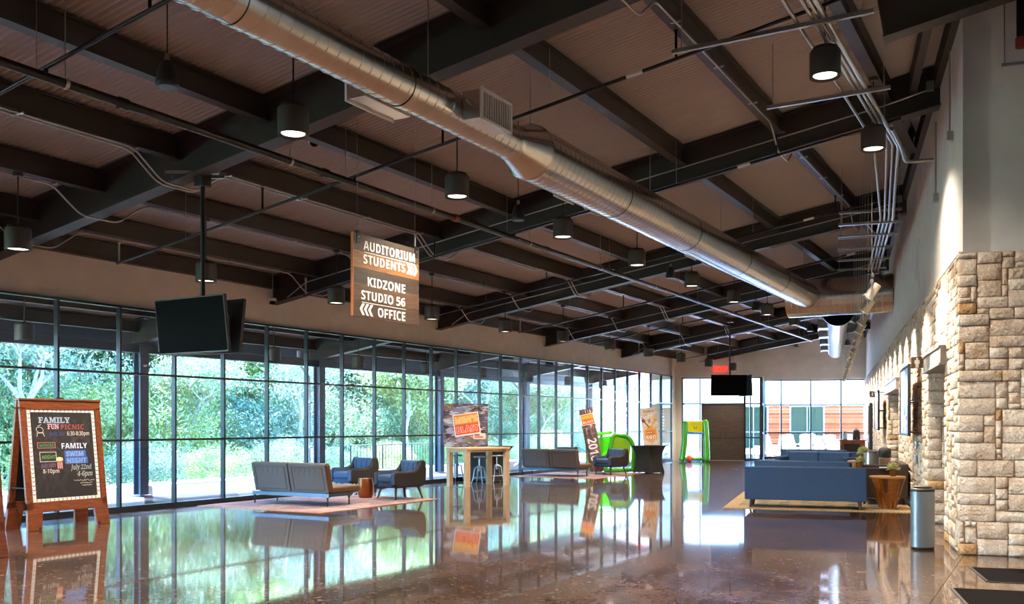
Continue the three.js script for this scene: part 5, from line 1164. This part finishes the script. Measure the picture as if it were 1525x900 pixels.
// oval metal bin in front of the stone
{
  const p = floorAt(1374, 818), t = thing('waste_bin', 'oval brushed-metal waste bin with a dark lid in front of the first opening', 'bin', [p.x, 0, p.z], YAW + 0.1);
  const ov = (g) => g.scale(1, 1, 0.8);
  part('body', ov(lathe([[0.14, 0.03], [0.148, 0.035], [0.148, 0.72], [0.14, 0.725]], 44)), std(0x868d94, 0.42, 0.7, { bumpMap: T.galv, bumpScale: 0.0003 }), t);
  part('lid', ov(lathe([[0.15, 0.72], [0.152, 0.735], [0.145, 0.755], [0.1, 0.765], [0.095, 0.75], [0, 0.745]], 44)), M.black, t);
  part('lid_flap', ov(lathe([[0, 0.77], [0.11, 0.77], [0.115, 0.776], [0.105, 0.784], [0, 0.786]], 36)), std(0x4a4038, 0.4, 0.4), t);
  part('foot_ring', ov(lathe([[0.12, 0], [0.14, 0], [0.142, 0.03], [0.12, 0.03]], 36)), M.black, t);
}
// floor mats
{
  const m = (name, label, a, w, d) => { const t = thing(name, label, 'mat', [a.x, 0, a.z], RW + 0.03); part('pile', box(w, 0.01, d, w / 2, 0.005, -d / 2, 0.004), phys({ color: 0x171314, roughness: 1, specularIntensity: 0.1, bumpMap: T.weave, bumpScale: 0.002 }), t); part('border', [box(w, 0.006, 0.03, w / 2, 0.003, 0.012), box(0.03, 0.006, d, -0.012, 0.003, -d / 2)], M.black, t); };
  m('floor_mat', 'dark floor mat in front of the stone wall end', floorAt(1473, 867), 1.8, 0.95);
  m('floor_mat', 'dark floor mat cut off by the lower right corner', floorAt(1446, 905), 1.8, 0.95);
}
// on the stone wall
{
  const L = (lx, y, lz) => { const v = new THREE.Vector3(lx, y, lz).applyAxisAngle(new THREE.Vector3(0, 1, 0), RW).add(CORNER); v.y = y; return v; };
  const man = thing('restroom_sign', "brown projecting sign with a white man's figure at the first opening", 'sign', L(-0.16, 2.53, -3.75), RW + 0.05);
  part('plate', box(0.17, 0.18, 0.02, 0, 0, 0, 0.004), std(0x5d3f26, 0.5), man);
  part('figure', [new THREE.CylinderGeometry(0.016, 0.016, 0.006, 16).rotateX(Math.PI / 2).translate(0, 0.058, 0.011), box(0.046, 0.06, 0.006, 0, 0.01, 0.011, 0.004), box(0.012, 0.058, 0.006, -0.031, 0.008, 0.011), box(0.012, 0.058, 0.006, 0.031, 0.008, 0.011), box(0.019, 0.065, 0.006, -0.0125, -0.05, 0.011), box(0.019, 0.065, 0.006, 0.0125, -0.05, 0.011)], M.white, man);
  part('arm', box(0.08, 0.03, 0.012, 0.12, 0, 0), M.black, man);
  const s2 = thing('restroom_sign', 'small brown projecting sign farther along the stone wall', 'sign', L(-0.16, 2.55, -20.6), RW + 0.05);
  part('plate', box(0.17, 0.2, 0.02, 0, 0, 0, 0.004), std(0x5d3f26, 0.5), s2); part('figure', [box(0.05, 0.08, 0.006, 0, -0.01, 0.011), new THREE.CylinderGeometry(0.016, 0.016, 0.006, 12).rotateX(Math.PI / 2).translate(0, 0.05, 0.011)], M.white, s2); part('arm', box(0.08, 0.03, 0.012, 0.12, 0, 0), M.black, s2);
  const frame = (label, u0, u1, y0, y1, off) => {
    const f = thing('framed_display', label, 'frame', L(-off, y0, -u0), RW + Math.PI / 2 * -1), w = u1 - u0, h = y1 - y0;          // local +x runs towards the camera
    f.rotation.y = RW - Math.PI / 2; const c = -w / 2;
    part('rail', box(w, 0.04, 0.05, c, h - 0.02, 0), M.black, f); part('rail', box(w, 0.04, 0.05, c, 0.02, 0), M.black, f);
    part('stile', box(0.04, h, 0.05, -w + 0.02, h / 2, 0), M.black, f); part('stile', box(0.04, h, 0.05, -0.02, h / 2, 0), M.black, f);
    const print = canvasTex(256, 160, (k, W, H) => { reseed(u0 * 10); k.fillStyle = '#cfc7d6'; k.fillRect(0, 0, W, H); for (let i = 0; i < 50; i++) { k.fillStyle = pick(['#e6e1ea', '#b9b0c6', '#9a93ad', '#f2eef2']); k.fillRect(rnd() * W, rnd() * H, 20 + rnd() * 60, 10 + rnd() * 40); } });
    const g = new THREE.BoxGeometry(w - 0.08, h - 0.08, 0.012).translate(c, h / 2, 0.004); part('print', g, [M.white, M.white, M.white, M.white, std(0xffffff, 0.25, 0, { map: print }), M.woodRed], f);
    for (const y of [0.06, h / 2, h - 0.06]) part('bracket', [rod([-0.06, y, -0.02], [-0.06, y, -off + 0.0], 0.012), rod([-w + 0.06, y, -0.02], [-w + 0.06, y, -off], 0.012)], M.black, f);
  };
  frame('framed display standing off the stone wall between the two openings', 4.75, 6.7, 1.36, 2.57, 0.2);
  frame('farther framed display standing off the stone wall beyond the second opening', 15.4, 17.4, 1.4, 2.5, 0.2);
  const o = thing('outlet_plate', 'grey outlet plate low on the stone between the openings', 'outlet', L(-0.03, 1.2, -5.6), RW - Math.PI / 2); part('plate', box(0.3, 0.12, 0.02, 0, 0, 0, 0.006), M.brushed, o); part('socket', [box(0.05, 0.06, 0.006, -0.07, 0, 0.012), box(0.05, 0.06, 0.006, 0.07, 0, 0.012)], M.white, o);
  const o2 = thing('outlet_plate', 'lower grey outlet plate under the other one on the stone', 'outlet', L(-0.03, 0.95, -5.7), RW - Math.PI / 2); part('plate', box(0.34, 0.13, 0.02, 0, 0, 0, 0.006), M.brushed, o2); part('socket', [box(0.05, 0.06, 0.006, -0.08, 0, 0.012), box(0.05, 0.06, 0.006, 0.08, 0, 0.012)], M.white, o2);
  // dark door far along the wall
  const d = struct('door_2', L(-0.05, 0, -24.5), RW - Math.PI / 2);
  part('frame', [box(0.08, 2.35, 0.12, -1.05, 1.175, 0), box(0.08, 2.35, 0.12, 0.05, 1.175, 0), box(1.18, 0.08, 0.12, -0.5, 2.31, 0)], M.frame, d); part('door_leaf', box(1.02, 2.26, 0.05, -0.5, 1.13, -0.01), M.woodDark, d); part('door_handle', rod([-0.9, 0.9, 0.05], [-0.9, 1.2, 0.05], 0.014), M.brushed, d);
  const pipe = thing('riser_pipe', 'dark pipe with a red fitting high on the painted wall in the upper right corner', 'pipe', L(0.66, 0, 0.06));
  part('pipe', rod([0, 5.98, 0], [0, 6.72, 0], 0.055, 16), M.pipeBlack, pipe); part('fitting', rod([0, 5.95, 0], [0, 6.06, 0], 0.066, 16), std(0x8a2a20, 0.5), pipe);
  const brk = thing('pipe_bracket', 'thin steel bracket under the pipe in the upper right corner', 'bracket', L(0.7, 5.77, 0.06), RW); part('channel', box(0.5, 0.03, 0.04, 0, 0, 0), M.conduit, brk); part('rod', rod([-0.22, 0, 0], [-0.22, 0.8, 0], 0.006), M.conduit, brk);
  // white wall vent above, small boxes on stems
  const v = thing('wall_vent', 'tall white slotted vent high on the painted wall', 'vent', L(0.04, 4.0, -6.1), RW - Math.PI / 2); part('frame', [box(0.03, 0.86, 0.02, -0.17, 0.43, 0), box(0.03, 0.86, 0.02, 0.17, 0.43, 0), box(0.36, 0.03, 0.02, 0, 0.85, 0), box(0.36, 0.03, 0.02, 0, 0.01, 0)], M.white, v);
  for (let i = 0; i < 16; i++) part('louvre', box(0.31, 0.03, 0.008, 0, 0.05 + i * 0.05, 0.004), M.white, v, [0, 0, 0], [0, 0, 0]);
  const j = (u, y, label) => { const b = thing('junction_box', label, 'junction box', L(0.0, y, -u), RW - Math.PI / 2); part('box', box(0.09, 0.12, 0.07, 0, 0, 0, 0.006), M.conduit, b); part('conduit', rod([0, 0.06, 0], [0, 1.1, 0], 0.011), M.conduit, b); };
  j(0.9, 5.25, 'small grey box on a conduit high on the painted wall, upper one'); j(2.6, 4.85, 'small grey box on a conduit high on the painted wall, lower one');
}
// far counter
{
  const p = at(1268, 39.0), c = thing('counter', 'reddish wooden counter by the far glazing', 'counter', p, FARTURN);
  part('top', box(1.05, 0.05, 0.6, 0, 0.92, 0, 0.006), M.woodRed, c); part('body', box(0.98, 0.88, 0.54, 0, 0.45, -0.01), M.woodRed, c); part('panel', box(0.6, 0.36, 0.02, -0.02, 0.6, 0.27), M.black, c);
  const u = thing('coffee_urn', 'black coffee urn on the far counter', 'urn', [p.x + 0.18, 0.945, p.z - 0.06], FARTURN); part('body', lathe([[0, 0], [0.14, 0], [0.15, 0.02], [0.15, 0.28], [0.11, 0.38], [0.04, 0.42], [0, 0.43]], 24), M.black, u); part('spout', rod([0, 0.08, 0.14], [0, 0.05, 0.2], 0.015), M.brushed, u); part('handle', new THREE.TorusGeometry(0.06, 0.012, 8, 20, Math.PI).translate(0, 0.42, 0), M.black, u);
  const w = thing('coffee_urn', 'silver coffee urn left of the black one on the far counter', 'urn', [p.x - 0.24, 0.945, p.z + 0.1], FARTURN); part('body', lathe([[0, 0], [0.1, 0], [0.105, 0.02], [0.105, 0.24], [0.06, 0.3], [0, 0.31]], 24), M.brushed, w); part('lid', lathe([[0.06, 0.3], [0.03, 0.33], [0, 0.335]], 16), M.black, w); part('handle', tube([[-0.1, 0.22, 0], [-0.17, 0.2, 0], [-0.17, 0.08, 0], [-0.1, 0.06, 0]], 0.012, 6), M.black, w);
}
// patio beyond the far glazing: board-clad building, chairs, tables
{
  const F = (px, d, y = 0) => at(px, d, y), turn = FARTURN;
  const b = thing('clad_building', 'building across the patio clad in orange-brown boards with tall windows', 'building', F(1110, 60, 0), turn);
  const wins = [[-0.4, 1.4], [2.7, 4.8], [7.2, 9.5]], y1 = 2.75;
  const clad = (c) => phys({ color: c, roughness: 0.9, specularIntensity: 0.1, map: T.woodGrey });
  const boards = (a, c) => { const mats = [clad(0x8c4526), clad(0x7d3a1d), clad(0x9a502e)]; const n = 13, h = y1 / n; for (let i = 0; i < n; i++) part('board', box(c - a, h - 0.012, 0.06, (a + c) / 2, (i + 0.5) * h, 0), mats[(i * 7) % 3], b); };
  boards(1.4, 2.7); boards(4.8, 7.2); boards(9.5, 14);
  part('wall', box(7.6, y1, 0.3, -4.2, y1 / 2, -0.1), std(0xf5f2ec, 0.9), b);
  part('wall', box(22, y1, 0.2, 3, y1 / 2, -0.9), M.plasterGrey, b);
  part('upper_wall', box(22, 6.0, 0.3, 3, y1 + 3.0, -0.1), std(0xf5f2ec, 0.9), b);
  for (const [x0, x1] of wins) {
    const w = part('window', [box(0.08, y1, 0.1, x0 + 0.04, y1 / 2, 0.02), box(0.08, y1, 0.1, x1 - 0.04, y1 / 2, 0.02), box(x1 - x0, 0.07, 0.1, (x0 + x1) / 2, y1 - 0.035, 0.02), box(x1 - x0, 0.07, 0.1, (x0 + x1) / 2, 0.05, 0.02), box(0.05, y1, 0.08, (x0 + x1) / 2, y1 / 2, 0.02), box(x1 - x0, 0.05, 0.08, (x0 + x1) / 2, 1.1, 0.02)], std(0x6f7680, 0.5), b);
    part('pane', box(x1 - x0 - 0.1, y1 - 0.1, 0.012, (x0 + x1) / 2, y1 / 2, -0.02), phys({ color: 0x1f2a1c, roughness: 0.3, specularIntensity: 0.15 }), w);  // the dark green colour stands in for trees reflected in the glass
  }
  const ad = thing('adirondack_chair', 'pale slatted garden chair left on the patio beyond the glazing', 'chair', F(1151, 47.5, -0.06), turn + 0.7, 'garden chairs on the patio');
  const AM = std(0xe9c9a0, 0.6), WM = M.white;
  const build = (o, m) => {
    for (let i = 0; i < 6; i++) part('back_slat', box(0.085, 0.95 - Math.abs(i - 2.5) * 0.05, 0.02, (i - 2.5) * 0.1, 0.42, 0, 0.005), m, o, [0, 0.3, -0.2], [-0.42, 0, 0]);
    for (let i = 0; i < 5; i++) part('seat_slat', box(0.56, 0.02, 0.08, 0, 0.3 + i * 0.018, -0.2 + i * 0.1, 0.005), m, o);
    for (const s of [-1, 1]) { part('arm', box(0.12, 0.025, 0.72, s * 0.36, 0.56, 0.02, 0.008), m, o); part('leg', box(0.05, 0.55, 0.09, s * 0.33, 0.275, 0.3), m, o); part('rear_leg', rod([s * 0.3, 0.36, 0.3], [s * 0.3, 0.0, -0.5], 0.035, 8), m, o); }
  };
  build(ad, AM);
  const w1 = thing('adirondack_chair', 'white garden chair beside the pale slatted one on the patio', 'chair', F(1163, 48.6, -0.06), turn - 0.5, 'garden chairs on the patio'); build(w1, WM);
  [[1183, 51, 0.5, 'white garden chair left of the patio table'], [1203, 53.5, 2.8, 'white garden chair behind the patio table'], [1243, 49, 0.3, 'white garden chair left of the counter outdoors, first of two'], [1262, 50.6, -0.3, 'white garden chair left of the counter outdoors, second of two'], [1222, 55, 0.9, 'white garden chair right of the patio table']].forEach(([px, d, a, label]) => dup(w1, F(px, d, -0.06), turn + a, label));
  const t = thing('patio_table', 'pale wooden table on the patio beyond the glazing', 'table', F(1208, 49.5, -0.06), turn + 0.15);
  part('top', box(1.0, 0.06, 0.7, 0, 1.0, 0, 0.006), AM, t); for (const x of [-0.43, 0.43]) for (const z of [-0.28, 0.28]) part('leg', box(0.12, 0.98, 0.1, x, 0.49, z), AM, t);
  const bench = thing('patio_bench', 'low white bench at the left end of the patio', 'bench', F(1147, 51, -0.06), turn); part('seat', box(1.6, 0.1, 0.5, 0, 0.42, 0, 0.02), WM, bench); part('leg', box(0.1, 0.38, 0.46, -0.7, 0.19, 0), WM, bench); part('leg', box(0.1, 0.38, 0.46, 0.7, 0.19, 0), WM, bench);
  // railing outside the window wall
  const r = thing('railing', 'black metal railing outside the windows behind the armchairs', 'railing', [-22.0, -0.25, -28.9], Math.PI / 2);
  const n = 30; part('rail', [rod([-2.2, 1.05, 0], [3.4, 1.05, 0], 0.02), rod([-2.2, 0.15, 0], [3.4, 0.15, 0], 0.02)], M.black, r); for (let i = 0; i <= n; i++) part(i % 10 ? 'baluster' : 'post', cyl(i % 10 ? 0.009 : 0.025, i % 10 ? 0.009 : 0.025, 1.05, -2.2 + i * 5.6 / n, 0.525, 0, 8), M.black, r);
  // trees behind the patio are seen over the left sidelight
}

renderer.render(scene, camera);
